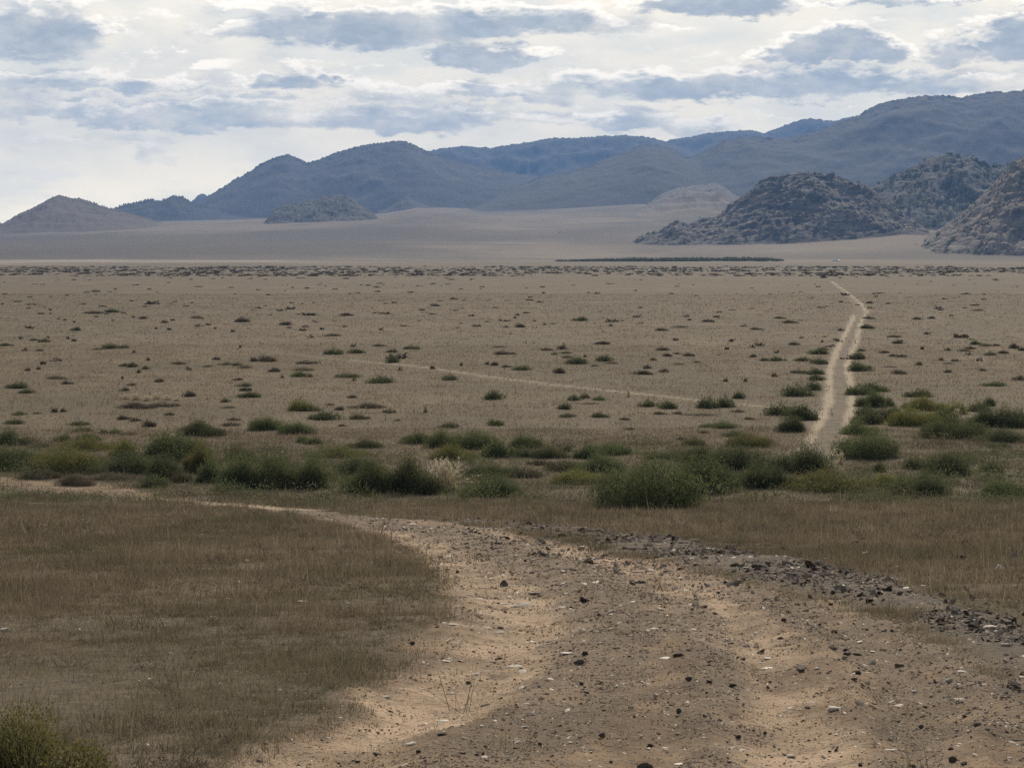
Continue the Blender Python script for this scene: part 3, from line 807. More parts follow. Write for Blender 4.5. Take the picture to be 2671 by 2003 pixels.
def shrub_label(sx, sy, W, H, tone, d):
    size = 'large' if W > 100 else 'mid-sized' if W > 50 else 'small' if W > 22 else 'tiny'
    r = H / W
    shp = 'domed' if r > .48 else 'rounded' if r > .3 else 'low' if r > .2 else 'flat'
    fx = sx / 1.2075
    if sy > 1130: place = 'in the front belt'
    elif abs(fx - 1810) < 130 and sy > 800: place = 'beside the pale road'
    elif d > 330: place = 'far out on the plain'
    else: place = 'on the open plain'
    px, py = round(sx / 26.71), round((sy - H / 2) / 20.03)
    if px < 0: px = 0
    lb = f'{size} {shp} {TONE[tone]} shrub {place}, {px}% across, {py}% down the photo'
    if lb in used:
        lb = f'{size} {shp} {TONE[tone]} shrub {place}, {sx / 26.71:.1f}% across, {(sy - H / 2) / 20.03:.1f}% down the photo'
    used[lb] = 1
    return lb


def place_shrub(it, i):
    sx, sy, W, H, tone, cust = it
    x, y = ground_at(sx, sy, True)
    w, h = W * y / F, H * y / F
    lod = 'hi' if W > 75 else 'mid' if W > 22 else 'lo'
    # hide the rim: base of the clump seen from above counts into its height
    depth = w * (.42 if W > 60 else .5)
    h = max(h - depth * (ZC / y) * .35, h * .62)
    vi = (i * 7 + int(sx)) % 5
    me = SHR[lod][vi]
    key = (lod, vi)
    if key not in proto:
        o = bpy.data.objects.new('shrub', me); proto[key] = o
    else:
        o = proto[key].copy()
    COL.objects.link(o)
    yc = y + depth * .8
    o.location = (x * yc / y, yc, float(land(np.array([x * yc / y]), np.array([yc]))[0]) - .02)
    o.rotation_euler = (0, 0, (i * 2.399) % 6.283 if depth / w > .45 else [0, math.pi][i % 2])
    o.scale = (w * .60, depth, h * (.93 if sy > 1130 else 1.0))
    o.material_slots[0].link = 'OBJECT'
    o.material_slots[0].material = LEAF[tone]
    grp = 'shrubs of the green front belt' if sy > 1130 else 'shrubs dotting the plain'
    tag(o, cust or shrub_label(sx, sy, W, H, tone, y), 'shrub', grp)
    return o


SHRUB_OBJ = [place_shrub(it, i) for i, it in enumerate(items[:KEEP])]


# many more shrubs, too small to count: one object
def clump_cloud(cen, wid, hgt, seed, n, leaf=.5, lw=.22):
    Vs, Fs, off = [], [], 0
    base = [unit_dome(n, leaf, lw, seed + j, 5)[0] for j in range(6)]
    tri = np.arange(3 * n).reshape(n, 3)
    for j, (c_, w, h) in enumerate(zip(cen, wid, hgt)):
        b = base[j % 6]
        a = j * 2.4
        ca, sa = math.cos(a), math.sin(a)
        V = np.column_stack([(b[:, 0] * ca - b[:, 1] * sa) * w / 2, (b[:, 0] * sa + b[:, 1] * ca) * w / 2 * .8, b[:, 2] * h]) + c_
        Vs.append(V); Fs.append(tri + off); off += len(V)
    return np.vstack(Vs), np.vstack(Fs)


def far_shrubs():
    cen, wid, hgt = [], [], []
    for (sx, sy, W, H, tone, _) in rest_shrubs:
        x, y = ground_at(sx, sy, True)
        cen.append((x, y + .4, float(land(np.array([x]), np.array([y]))[0]))); wid.append(W * y / F); hgt.append(max(H * y / F, .25))
    n = 5200
    # image-independent scatter, thicker in the belt some 550-850 m out
    yy = np.concatenate([rng.uniform(130, 560, 800), rng.uniform(545, 860, n)])
    xx = yy * rng.uniform(-.36, .36, len(yy))
    den = fbm(xx / 60, yy / 60, 3, 501)
    keep = den > np.where(yy > 545, -.22, .05)
    xx, yy = xx[keep], yy[keep]
    zz = land(xx, yy)
    for x, y, z in zip(xx, yy, zz):
        s = rng.lognormal(0, .45)
        cen.append((x, y, z)); wid.append((.7 if y < 545 else 1.25) * s); hgt.append(min((.15 if y < 545 else .26) * s, .6))
    V, Fc = clump_cloud(cen, wid, hgt, 600, 34, .55, .34)
    o = link('far_shrubs', mesh_np('far_shrubs', V, Fc, LEAF['m']))
    tag(o, 'countless tiny dark shrubs speckling the far edge of the plain', 'shrubs', kind='stuff')


far_shrubs()


def marsh():
    x0, y0 = ground_at(1205, 565); x1, y1 = ground_at(1690, 564.5)
    cen, wid, hgt = [], [], []
    for i in range(620):
        u = rng.uniform(0, 1)
        x = x0 + (x1 - x0) * u; y = y0 + (y1 - y0) * u + rng.uniform(-20, 110)
        taper = min(u / .35, 1) * min((1 - u) / .12 + .3, 1)
        cen.append((x * (y / (y0 + (y1 - y0) * u)), y, float(land(np.array([x]), np.array([y]))[0])))
        wid.append(rng.uniform(2.5, 5)); hgt.append(rng.uniform(1.2, 2.3) * (.35 + .65 * taper))
    V, Fc = clump_cloud(cen, wid, hgt, 640, 90, .26, .2)
    tag(link('marsh_scrub', mesh_np('marsh_scrub', V, Fc, LEAF['d'])), 'long dark green strip of scrub at the far edge of the plain', 'scrub', kind='stuff')


marsh()


def hill_scrub():
    cen, wid, hgt = [], [], []
    for (XW, YY, H, e), n, big in ((S_DOME, 900, 2.6), (S_DARK, 1900, 3.2), (S_EDGE, 1100, 2.4)):
        ny, nx = XW.shape
        i = rng.integers(2, ny // 2 + 3, n * 3); j = rng.integers(2, nx - 2, n * 3)
        d = fbm(XW[i, j] / 45, YY[i, j] / 45, 3, 700)
        ok = np.where(d > -.02)[0][:n]
        for a, b in zip(i[ok], j[ok]):
            s = rng.lognormal(0, .4)
            cen.append((XW[a, b], YY[a, b], H[a, b] - .3)); wid.append(big * 1.2 * s); hgt.append(big * .5 * s)
    V, Fc = clump_cloud(cen, wid, hgt, 660, 60, .32, .22)
    tag(link('hillside_scrub', mesh_np('hillside_scrub', V, Fc, LEAF['d'])), 'dark bushes scattered over the rocky hills on the right', 'scrub', kind='stuff')


hill_scrub()


def low_scrub():
    for nm, tone, n, (ya, yb), sz, hz, lab, sd_ in (
            ('belt_scrub', 'o', 420, (53, 74), .9, .22, 'low olive scrub filling the gaps between the front shrubs', 41),
            ('green_scrub', 'g', 300, (53, 70), .9, .27, 'low green scrub growing between the front shrubs', 42),
            ('dwarf_scrub', 'o', 2300, (6, 52), .15, .045, 'tiny olive tufts of scrub dotting the grassy slope', 43),
            ('brown_scrub', 'w', 1900, (6, 52), .14, .04, 'tiny dull brown tufts of scrub dotting the grassy slope', 44)):
        r = np.random.default_rng(sd_)
        y = np.sqrt(r.uniform(ya ** 2, yb ** 2, n * 5)) if ya > 40 else np.exp(r.uniform(math.log(ya), math.log(yb), n * 5))
        x = y * r.uniform(-.32, .32, n * 5)
        m = masks(x, y)
        den = fbm(x / (5 if ya > 40 else 1.8), y / (4 if ya > 40 else 2.4), 3, 900 + sd_)
        ok = np.where((np.maximum.reduce([m['dirt'], m['rubble'], m['road'], m['rut']]) < .15) & (den > .02))[0][:n]
        x, y = x[ok], y[ok]
        s_ = r.lognormal(0, .4, len(x)) * (1 if ya > 40 else np.clip(y / 16, .6, 2.2))
        cen = np.column_stack([x, y, land(x, y) - .01])
        V, Fc = clump_cloud(cen, sz * s_, hz * s_ * 1.0, 680 + sd_, 260 if ya > 40 else 75, .12 if ya > 40 else .32, .032 if ya > 40 else .038)
        tag(link(nm, mesh_np(nm, V, Fc, LEAF[tone])), lab, 'scrub', kind='stuff')


low_scrub()


# ------------------------------------------------------------------ grass
def grass_material():
    m, kk = mat_new('dry_grass')
    t = kk.n('ShaderNodeAttribute', attribute_name='tint').outputs['Fac']
    ol = kk.n('ShaderNodeAttribute', attribute_name='olive').outputs['Fac']
    c = kk.mix(t, (.080, .062, .043), (.285, .226, .155))
    c = kk.mix(kk.mr(t, .9, 1.0), c, (.36, .30, .215))
    c = kk.mix(ol, c, kk.mix(t, (.066, .060, .037), (.165, .147, .092)))
    return finish(m, kk, c, .85, transl=.45, spec=.15)


M_GRASS = grass_material()


def blades(x, y, z, hgt, wid, lean, seed, tint, olive):
    r = np.random.default_rng(seed)
    n = len(x)
    a = r.uniform(0, 2 * np.pi, n)
    la = r.uniform(0, 2 * np.pi, n)
    le = np.abs(r.normal(0, lean, n))
    p = np.column_stack([x, y, z - .01])
    side = np.column_stack([np.cos(a), np.sin(a), np.zeros(n)]) * (wid / 2)[:, None]
    v = np.column_stack([np.sin(le) * np.cos(la), np.sin(le) * np.sin(la), np.cos(le)]) * hgt[:, None]
    V = np.stack([p - side, p + side, p + v], 1).reshape(-1, 3)
    return V, np.repeat(tint, 3), np.repeat(olive, 3)


def grass():
    Vs, Ts, Os = [], [], []
    for (ya, yb, dens, h0, w0, tuft, sd_) in ((3.5, 9, 13000, .021, .0026, 10, 1), (9, 16, 9000, .026, .0040, 10, 2), (16, 30, 3600, .037, .0075, 9, 3),
                                              (30, 50, 1200, .052, .014, 8, 4), (50, 80, 380, .062, .024, 7, 7), (80, 150, 40, .065, .05, 5, 5), (150, 330, 5.0, .07, .12, 4, 6),
                                              (3.5, 12, 700, .055, .0042, 18, 8), (12, 28, 320, .085, .0085, 16, 9), (28, 56, 90, .10, .017, 14, 10)):
        area = .33 * (yb ** 2 - ya ** 2)
        n = int(area * dens / tuft)
        yt = np.sqrt(rng.uniform(ya ** 2, yb ** 2, n)); xt = yt * rng.uniform(-.33, .33, n)
        d1 = fbm(xt / 1.6, yt / 1.6, 3, 801) + .5 * fbm(xt / .35, yt / .35, 2, 802)
        m = masks(xt, yt)
        bare = np.maximum(np.maximum(m['dirt'], m['rubble'] * .78), np.maximum(m['road'], m['rut']))
        keep = (rng.uniform(-2.4, .30, n) < d1 + .3) & (rng.uniform(0, 1, n) > bare * .985)
        xt, yt, d1 = xt[keep], yt[keep], d1[keep]
        n = len(xt)
        sp_ = (.045 if yb < 20 else .09 if yb < 70 else .35)
        x = np.repeat(xt, tuft) + rng.normal(0, sp_, n * tuft); y = np.repeat(yt, tuft) + rng.normal(0, sp_, n * tuft)
        big = np.clip(1 + 1.5 * np.repeat(d1, tuft), .7, 2.3) * np.repeat(rng.lognormal(0, .5, n), tuft)
        hg = h0 * big * rng.uniform(.55, 1.25, n * tuft)
        wd = w0 * rng.uniform(.6, 1.4, n * tuft)
        z = land(x, y)
        patch = .5 + .55 * fbm(x / 4.5, y / 7.0, 3, 810) + .3 * fbm(x / .9, y / .9, 2, 811)
        tint = np.clip(.40 * patch + .48 * np.repeat(rng.uniform(0, 1, n), tuft) + .42 * rng.uniform(0, 1, n * tuft) - .12, 0, 1)
        ol = np.clip(sstep(-.05, .35, fbm(x / 3.2, y / 5, 3, 820)) * .55 + .25 * np.repeat(rng.uniform(-.6, 1, n), tuft), 0, 1)
        belt = sstep(48, 53, y) * sstep(72, 62, y)
        ol = np.clip(ol + belt * sstep(-.12, .25, fbm(x / 4, y / 3, 3, 830)), 0, 1)
        if yb > 90: ol = ol * .5; tint = .62 + .3 * (tint - .5)
        V, T, O = blades(x, y, z, hg, wd, .85, sd_ + 50, tint, ol)
        Vs.append(V); Ts.append(T); Os.append(O)
    V = np.vstack(Vs)
    o = link('grass', mesh_np('grass', V, np.arange(len(V)).reshape(-1, 3), M_GRASS, False, {'tint': np.concatenate(Ts), 'olive': np.concatenate(Os)}))
    tag(o, 'short dry brown grass covering the slope on both sides of the track', 'grass', kind='stuff')


grass()


# ------------------------------------------------------------------ stones
def stone_material(name, lo, hi, sc=14.0, rough=.85, spec=.15):
    m, kk = mat_new(name)
    co = kk.n('ShaderNodeTexCoord').outputs['Object']
    oi = kk.n('ShaderNodeObjectInfo').outputs['Random']
    geo = kk.n('ShaderNodeNewGeometry').outputs['Random Per Island']
    n1 = kk.noise(co, sc, 5, .65)
    f = kk.math('ADD', kk.math('MULTIPLY', kk.mr(n1, .3, .7), .5), kk.math('MULTIPLY', kk.math('FRACT', kk.math('ADD', oi, geo)), .5))
    return finish(m, kk, kk.mix(f, lo, hi), rough, n1, .5, .006, spec=spec)


M_SLAB = stone_material('pale_stone', (.42, .37, .30), (.72, .66, .56), 14.0, .6, .4)
M_GREY = stone_material('grey_slab_stone', (.20, .170, .14), (.50, .44, .37), 14.0, .65, .3)
M_DARK = stone_material('dark_stone', (.035, .030, .028), (.085, .072, .066))
M_RED = stone_material('rust_stone', (.050, .024, .020), (.085, .040, .034))
M_BONE = stone_material('bleached_bone', (.62, .59, .52), (.80, .77, .70))
M_SOIL = stone_material('earth', (.105, .070, .043), (.235, .162, .100), 9.0)
M_GRIT = stone_material('grit', (.050, .039, .031), (.180, .136, .100), 9.0)
M_RUBBLE = stone_material('rubble_stone', (.042, .035, .031), (.20, .162, .135), 9.0)


def rock_verts(r, flat, cuts=9):
    """an angular broken stone: points on a squashed ball, flattened by random cutting planes"""
    n = 26
    i = np.arange(n) + .5
    ph = np.arccos(1 - 2 * i / n); th = np.pi * (1 + 5 ** .5) * i
    p = np.column_stack([np.cos(th) * np.sin(ph), np.sin(th) * np.sin(ph), np.cos(ph)])
    for _ in range(cuts):
        nrm = r.normal(0, 1, 3); nrm /= np.linalg.norm(nrm)
        d = r.uniform(.45, .8)
        s_ = p @ nrm
        p = p - np.maximum(s_ - d, 0)[:, None] * nrm
    p = p * [1, r.uniform(.6, .95), flat]
    return p


import bmesh


def rock_mesh(seed, flat, mat, cuts=9):
    r = np.random.default_rng(seed)
    p = rock_verts(r, flat, cuts)
    bm = bmesh.new()
    vs = [bm.verts.new(v) for v in p]
    res = bmesh.ops.convex_hull(bm, input=vs)
    bmesh.ops.delete(bm, geom=[v for v in bm.verts if not v.link_faces], context='VERTS')
    bmesh.ops.dissolve_limit(bm, angle_limit=.12, verts=bm.verts, edges=bm.edges)
    zmin = min(v.co.z for v in bm.verts); zmax = max(v.co.z for v in bm.verts)
    for v in bm.verts: v.co.z = (v.co.z - zmin) / (zmax - zmin)
    bmesh.ops.triangulate(bm, faces=bm.faces)
    bmesh.ops.recalc_face_normals(bm, faces=bm.faces)
    me = bpy.data.meshes.new('stone')
    bm.to_mesh(me); bm.free()
    me.materials.append(mat)
    return me


STONES = {'p': [rock_mesh(900 + i, .22, M_SLAB, 12) for i in range(7)],
          's': [rock_mesh(930 + i, .28, M_GREY, 12) for i in range(5)],
          'k': [rock_mesh(960 + i, .7, M_DARK, 12) for i in range(7)],
          'r': [rock_mesh(990, .6, M_RED, 10)]}
Z7 = """1115 702 120 24 s;1235 472 100 28 k;1455 707 36 36 k;1440 1062 80 36 k;1470 1027 40 28 k;1360 1010 90 18 p;1920 1004 80 16 p;670 1304 100 22 p;350 1220 70 18 p;915 1237 40 12 p;1175 882 60 12 p;725 837 80 10 p;745 787 36 12 p;1815 1592 95 50 k;1210 1487 32 24 k;300 1492 120 32 k;480 1472 80 26 p;180 1527 40 18 k;525 1537 36 20 k;860 1542 40 20 k;890 1527 30 18 k;660 1452 90 22 k;1130 1412 60 12 p;1030 1592 40 26 p;300 1630 80 18 p;680 1047 70 14 p;840 1077 70 16 s;810 1117 36 18 k;1080 1037 110 16 s;990 827 60 18 k;985 852 80 12 s;1450 402 60 20 k;1580 442 60 16 k;1170 640 100 16 s;870 674 50 12 p;910 682 30 14 p;1010 687 60 14 p;700 462 40 12 p;930 557 30 12 p;615 214 30 14 p;325 252 24 12 p;1165 274 40 12 p;490 282 60 12 p;1450 1187 40 24 k;1870 1237 40 30 s;1570 1457 60 30 k;1840 1477 40 26 k;1740 592 50 18 k;1790 577 50 20 k;1840 517 50 14 p;1520 532 40 14 p;1420 634 30 10 p;1740 732 40 12 p;1900 747 50 14 p;1350 607 40 10 p;780 1482 40 14 s;128 732 30 14 p;345 859 20 12 p;265 502 30 12 p;490 952 40 24 k;1655 1627 40 20 k;1620 1562 30 14 k;1280 1107 30 14 p;1620 1094 26 10 p"""
Z8 = """920 1312 105 38 s;600 1342 30 14 k;1600 1567 60 44 k;1590 1502 40 24 k;1660 1602 60 26 k;1640 1242 90 16 p;1385 1177 40 14 p;1580 1157 50 26 s;1505 1140 40 16 k;1420 1357 40 28 k;1740 1427 70 28 k;545 987 50 14 p;510 997 40 12 p;440 907 50 10 p;410 992 50 18 k;340 914 50 14 k;640 817 40 22 k;640 717 40 14 s;265 657 30 16 k;660 1072 40 12 p;830 1097 40 12 p;560 1038 120 9 p;550 1142 20 18 k;100 1172 50 28 k;350 1192 50 24 k;45 1347 40 34 k;380 1477 36 24 k;535 1417 28 20 k;1020 1452 24 16 k;1250 1532 110 22 p;740 1642 120 18 p;890 1660 60 20 p;60 1587 80 12 p;400 1527 60 12 p;690 1512 60 22 s;900 1520 40 16 k;1075 1612 30 24 k;1365 1602 60 24 k;1790 1542 40 14 p;1920 1552 40 16 p;1865 1547 30 12 p;1655 477 62 30 r;1490 757 40 12 p;1405 787 40 20 s;1330 652 50 12 p;1430 630 50 12 p;650 452 40 16 p;670 422 60 12 p;1050 377 50 14 p;1100 444 50 12 p;1540 692 60 36 k;1300 702 50 26 k;1710 892 70 30 k;1750 867 40 24 k;1820 902 90 30 s;1920 882 60 30 k;1780 922 60 16 s;1900 992 60 20 s;990 972 40 20 k;1055 1112 60 26 k;840 842 30 18 k;930 862 40 24 k;960 902 50 14 k;1070 920 50 10 p;110 492 50 12 p;430 547 50 16 s;500 547 110 30 k;560 522 60 20 k"""
Z6 = """200 497 30 14 p;1720 717 80 12 p;1300 705 40 10 s;990 797 24 12 p;1160 747 40 12 p;120 1187 30 16 p;725 99 20 14 p;1760 607 26 14 k;1680 682 30 10 p;35 884 60 26 p;1340 1112 34 10 p"""
SCUST = {(8, 920): 'thick grey slab with a dark front, lying on the pale right rut',
         (7, 1815): 'blocky dark stone at the bottom edge, centre of the track',
         (8, 1600): 'roundish dark stone low on the right edge of the track',
         (7, 670): 'long cream stone slab lying alone on the left rut',
         (7, 1440): 'dark stone with a smaller one behind it in the track centre',
         (7, 1470): 'small dark stone touching the back of a larger dark one, track centre',
         (7, 1360): 'thin white slab just left of two dark stones, track centre',
         (7, 1115): 'grey slab in the upper left part of the track, tilted beside the bend',
         (7, 1920): 'thin white slab in the middle of the track, right of the dark pair',
         (8, 1655): 'rust-brown boulder alone in the dry grass on the right',
         (6, 35): 'pale arched stone in the grass at the left edge',
         (8, 890): 'white stone half cut by the bottom edge of the photo',
         (7, 300): 'low dark stone flake at lower left of the track',
         (8, 1250): 'long pale slab lying aslant at the lower right of the track'}
SN = {'p': ('flat_stone', 'pale flat stone'), 's': ('flat_stone', 'grey stone slab'), 'k': ('dark_stone', 'dark blocky stone'), 'r': ('dark_stone', 'rust-brown stone')}
sproto, scount = {}, 0
for zi, (x0, y0, sc, S) in {6: (0, 1240, 2.1744, Z6), 7: (850, 1240, 2.1744, Z7), 8: (1750, 1240, 2.1748, Z8)}.items():
    for q in S.split(';'):
        a = q.split(); X, Y, W, H = map(float, a[:4]); kd = a[4]
        sx, sy, W, H = x0 + X / sc, y0 + Y / sc, W / sc, H / sc
        x, y = ground_at(sx, sy, True)
        w, h = W * y / F, H * y / F
        vi = scount % len(STONES[kd])
        if (kd, vi) not in sproto:
            o = bpy.data.objects.new(SN[kd][0], STONES[kd][vi]); sproto[(kd, vi)] = o
        else:
            o = sproto[(kd, vi)].copy()
        COL.objects.link(o)
        dp = w * (.45 if kd in 'ps' else .42)
        yc = y + dp * .5
        xc = x * yc / y
        slope = (ZC - float(land(np.array([x]), np.array([y]))[0])) / y
        hh = max(h - dp * slope * .75, h * .38)
        zg = float(zfull(xc, yc)[0])
        o.location = (xc, yc, zg - hh * .12)
        o.rotation_euler = (rng.normal(0, .06) - .05, rng.normal(0, .08), rng.normal(0, .35) + (scount % 2) * math.pi)
        o.scale = (w * .58, dp * .8, hh * 1.15)
        px, py = sx / 26.71, (sy - H / 2) / 20.03
        m_ = masks(np.array([xc]), np.array([yc]))
        where = 'in the rubble bank' if m_['rubble'][0] > .5 else 'on the dirt track' if m_['dirt'][0] > .5 else 'in the dry grass'
        lb = SCUST.get((zi, int(X))) or f'{SN[kd][1]} {where}, {px:.0f}% across and {py:.0f}% down the photo'
        if lb in used:
            lb = f'{SN[kd][1]} {where}, {px:.1f}% across and {py:.1f}% down the photo'
        used[lb] = 1
        tag(o, lb, 'stone', 'loose stones along the track')
        scount += 1


def loose(name, label, cat, n, gen, size, flat, mat, seed, sunk=.25, tilt=.25):
    """uncountable small stones as one object"""
    r = np.random.default_rng(seed)
    bases = []
    for i in range(10):
        me = rock_mesh(seed * 10 + i, flat * r.uniform(.7, 1.4), mat, 10)
        v = np.array([q.co[:] for q in me.vertices]); f = np.array([q.vertices[:] for q in me.polygons])
        v[:, 2] *= flat
        bases.append((v, f)); bpy.data.meshes.remove(me)
    x, y = gen(r, n)
    z = zfull(x, y)
    s = size(r, x, y)
    Vs, Fs, off = [], [], 0
    order = r.integers(0, 10, len(x)); ang = r.uniform(0, 2 * np.pi, len(x)); tx = r.normal(0, tilt, len(x)); ty = r.normal(0, tilt, len(x))
    asp = r.uniform(.7, 1.5, len(x))
    for b in range(10):
        i = np.where(order == b)[0]
        if not len(i): continue
        v, f = bases[b]
        vx = v[None, :, 0] * s[i, None] * asp[i, None]; vy = v[None, :, 1] * s[i, None]; vz = (v[None, :, 2] - sunk * flat) * s[i, None]
        vz = vz + vx * tx[i, None] + vy * ty[i, None]
        ca, sa = np.cos(ang[i])[:, None], np.sin(ang[i])[:, None]
        W = np.stack([vx * ca - vy * sa + x[i, None], vx * sa + vy * ca + y[i, None], vz + z[i, None]], -1)
        Vs.append(W.reshape(-1, 3))
        Fs.append((f[None] + (np.arange(len(i)) * len(v))[:, None, None]).reshape(-1, 3) + off)
        off += len(i) * len(v)
    o = link(name, mesh_np(name, np.vstack(Vs), np.vstack(Fs), mat))
    tag(o, label, cat, kind='stuff')


def pick_mask(key, ymin, ymax, power=1.0):
    def gen(r, n):
        xs, ys = [], []
        tot = 0
        while tot < n:
            y = np.exp(r.uniform(math.log(ymin), math.log(ymax), 20000)); x = y * r.uniform(-.33, .33, 20000)
            m = masks(x, y)
            w = key(m, x, y)
            ok = r.uniform(0, 1, 20000) < w
            xs.append(x[ok]); ys.append(y[ok]); tot += int(ok.sum())
        return np.concatenate(xs)[:n], np.concatenate(ys)[:n]
    return gen


loose('rubble', 'bank of dark broken slate between the track and the grass on the right', 'rubble', 15000,
      pick_mask(lambda m, x, y: np.where(x > -3, np.clip(np.exp(-np.maximum(seg_dist(x, y, RUBBLE, True), 0) / (.05 * y)), 0, 1) * (.26 + .74 * m['rubble']), 0) * np.clip(.6 + 1.8 * fbm(x / .9, y / 1.8, 3, 71), .06, 1), 6, 45),
      lambda r, x, y: np.clip(r.lognormal(math.log(.0082), .68, len(x)), .0035, .045) * np.clip(y / 12, .75, 2.0), .45, M_RUBBLE, 31, tilt=.45)
loose('gravel', 'dark gravel and grit strewn along the worn track', 'gravel', 15000,
      pick_mask(lambda m, x, y: m['dirt'] * np.clip(.10 + .9 * m['gravel'] - .1 * m['pale'] + .25 * fbm(x / .5, y / .5, 2, 72), .04, 1), 5, 45),
      lambda r, x, y: np.clip(r.lognormal(math.log(.0052), .55, len(x)), .0025, .03) * np.clip(y / 11, .7, 2.2), .55, M_GRIT, 32)
loose('soil_crumbs', 'brown crumbs of earth broken up by wheels all over the track', 'soil', 42000,
      pick_mask(lambda m, x, y: m['dirt'] * np.clip(.45 + 1.1 * fbm(x / .45, y / .7, 3, 74), .05, 1), 4.5, 30),
      lambda r, x, y: np.clip(r.lognormal(math.log(.0036), .5, len(x)), .0018, .014) * np.clip(y / 10, .7, 2.4), .7, M_SOIL, 35)
loose('stone_chips', 'pale thin stone chips strewn over the track and its edges', 'stone chips', 5200,
      pick_mask(lambda m, x, y: np.maximum(m['dirt'] * .5, m['rubble'] * .5) + .035, 5, 55),
      lambda r, x, y: np.clip(r.lognormal(math.log(.008), .5, len(x)), .004, .035) * np.clip(y / 11, .7, 2.2), .22, M_GREY, 33)
loose('pale_stones', 'white specks of stone along the far edge of the plain', 'stones', 260,
      lambda r, n: (lambda y: (y * r.uniform(-.1, .3, n), y))(r.uniform(640, 760, n)),
      lambda r, x, y: r.uniform(.15, .45, len(x)), .5, M_BONE, 34)


# ------------------------------------------------------------------ bleached bone in the grass
def tube(pts, rad, n=6):
    V, Fc = [], []
    pts = [Vector(p) for p in pts]
    for i, p in enumerate(pts):
        d = (pts[min(i + 1, len(pts) - 1)] - pts[max(i - 1, 0)]).normalized()
        a = d.cross(Vector((.3, .9, .21))).normalized(); b = d.cross(a)
        for j in range(n):
            t = 2 * math.pi * j / n
            V.append(p + (a * math.cos(t) + b * math.sin(t)) * rad[i])
    for i in range(len(pts) - 1):
        for j in range(n):
            q = (i * n + j, i * n + (j + 1) % n, (i + 1) * n + (j + 1) % n, (i + 1) * n + j)
            Fc.append(q[:3]); Fc.append((q[0], q[2], q[3]))
    return np.array([v[:] for v in V]), np.array(Fc)


def join(parts):
    Vs, Fs, off = [], [], 0
    for v, f in parts:
        Vs.append(v); Fs.append(f + off); off += len(v)
    return np.vstack(Vs), np.vstack(Fs)


def bone():
    x, y = ground_at(2158, 1238)
    s = 36 / 2.1748 * y / F
    pr = [tube([(-.5, 0, .1), (-.42, 0, .8), (-.15, .05, 1.3), (.15, 0, 1.25), (.3, -.05, .9), (.1, -.1, .7), (-.1, -.05, .85)],
               [.14, .13, .17, .15, .12, .1, .12]),
          tube([(.35, 0, 1.0), (.7, .05, .85), (.95, 0, .7)], [.1, .13, .1]),
          tube([(-.45, -.2, .05), (.1, -.25, .1), (.8, -.3, .05)], [.12, .09, .1])]
    V, Fc = join(pr)
    o = link('bone', mesh_np('bone', V * s, Fc, M_BONE, True))
    o.location = (x, y, float(zfull(x, y)[0]))
    tag(o, 'bleached white bone lying in the dry grass right of the rust-brown boulder', 'bone')
    x, y = ground_at(80, 1091)
    L = 110 / 2.1744 * y / F
    V, Fc = tube([(-.5, 0, .10), (-.2, .03, .16), (.1, -.02, .18), (.5, .02, .22)], [.02, .035, .03, .015])
    V[:, 2] *= .5
    o = link('stick', mesh_np('stick', V * L, Fc, M_BONE, True))
    o.location = (x, y, float(zfull(x, y)[0]))
    tag(o, 'thin bleached stick on the grass at the far left, below the left road', 'stick')


bone()


# ------------------------------------------------------------------ feather grass
def straw_material(name, a, b):
    m, kk = mat_new(name)
    g = kk.n('ShaderNodeNewGeometry').outputs['Random Per Island']
    return finish(m, kk, kk.mix(g, a, b), .7, transl=.35, spec=.2)


M_STALK = straw_material('dry_stalk', (.22, .185, .115), (.54, .46, .31))
M_HEAD = straw_material('seed_head', (.48, .42, .30), (.76, .68, .53))


def tussock_meshes(seed, n, fan, thick, head):
    r = np.random.default_rng(seed)
    sV, sF, hV, hF = [], [], [], []
    so_, ho = 0, 0
    for i in range(n):
        a = r.uniform(0, 2 * np.pi); lean = abs(r.normal(0, fan)); L = r.uniform(.45, 1.0)
        b = np.array([r.normal(0, .10), r.normal(0, .08), 0])
        d = np.array([math.cos(a), math.sin(a) * .6, 0])
        ts = np.linspace(0, 1, 6)
        pts = [b + d * (math.sin(lean) * L * (t + .5 * t * t) * .75) + np.array([0, 0, L * (t * math.cos(lean) - .18 * t ** 3 * math.sin(lean) * 2)]) for t in ts]
        w = thick * r.uniform(.6, 1.2)
        sd_ = np.array([-math.sin(a), math.cos(a), 0]); vv = []
        sd_ = np.array([math.cos(r.uniform(0, 6.3)), math.sin(r.uniform(0, 6.3)), 0])
        for t, p in zip(ts, pts):
            vv += [p - sd_ * w * (1 - .75 * t), p + sd_ * w * (1 - .75 * t)]
        f = []
        for q in range(5):
            f += [(2 * q, 2 * q + 1, 2 * q + 3), (2 * q, 2 * q + 3, 2 * q + 2)]
        sV += vv; sF.append(np.array(f) + so_); so_ += 12
        if L > .7 and r.uniform() < head:
            tip = pts[-1]; dr = (pts[-1] - pts[-2]); dr /= np.linalg.norm(dr)
            for q in range(12):
                p = tip - dr * r.uniform(-.02, .20) + r.normal(0, .008, 3)
                v = dr * .6 + r.normal(0, .45, 3); v /= np.linalg.norm(v)
                s2 = np.cross(v, r.normal(0, 1, 3)); s2 /= np.linalg.norm(s2)
                hV += [p - s2 * .010, p + s2 * .010, p + v * .055]
                hF.append(np.array([(0, 1, 2)]) + ho); ho += 3
    return mesh_np('stalk', np.array(sV), np.vstack(sF), M_STALK), mesh_np('seed_head', np.array(hV), np.vstack(hF), M_HEAD)


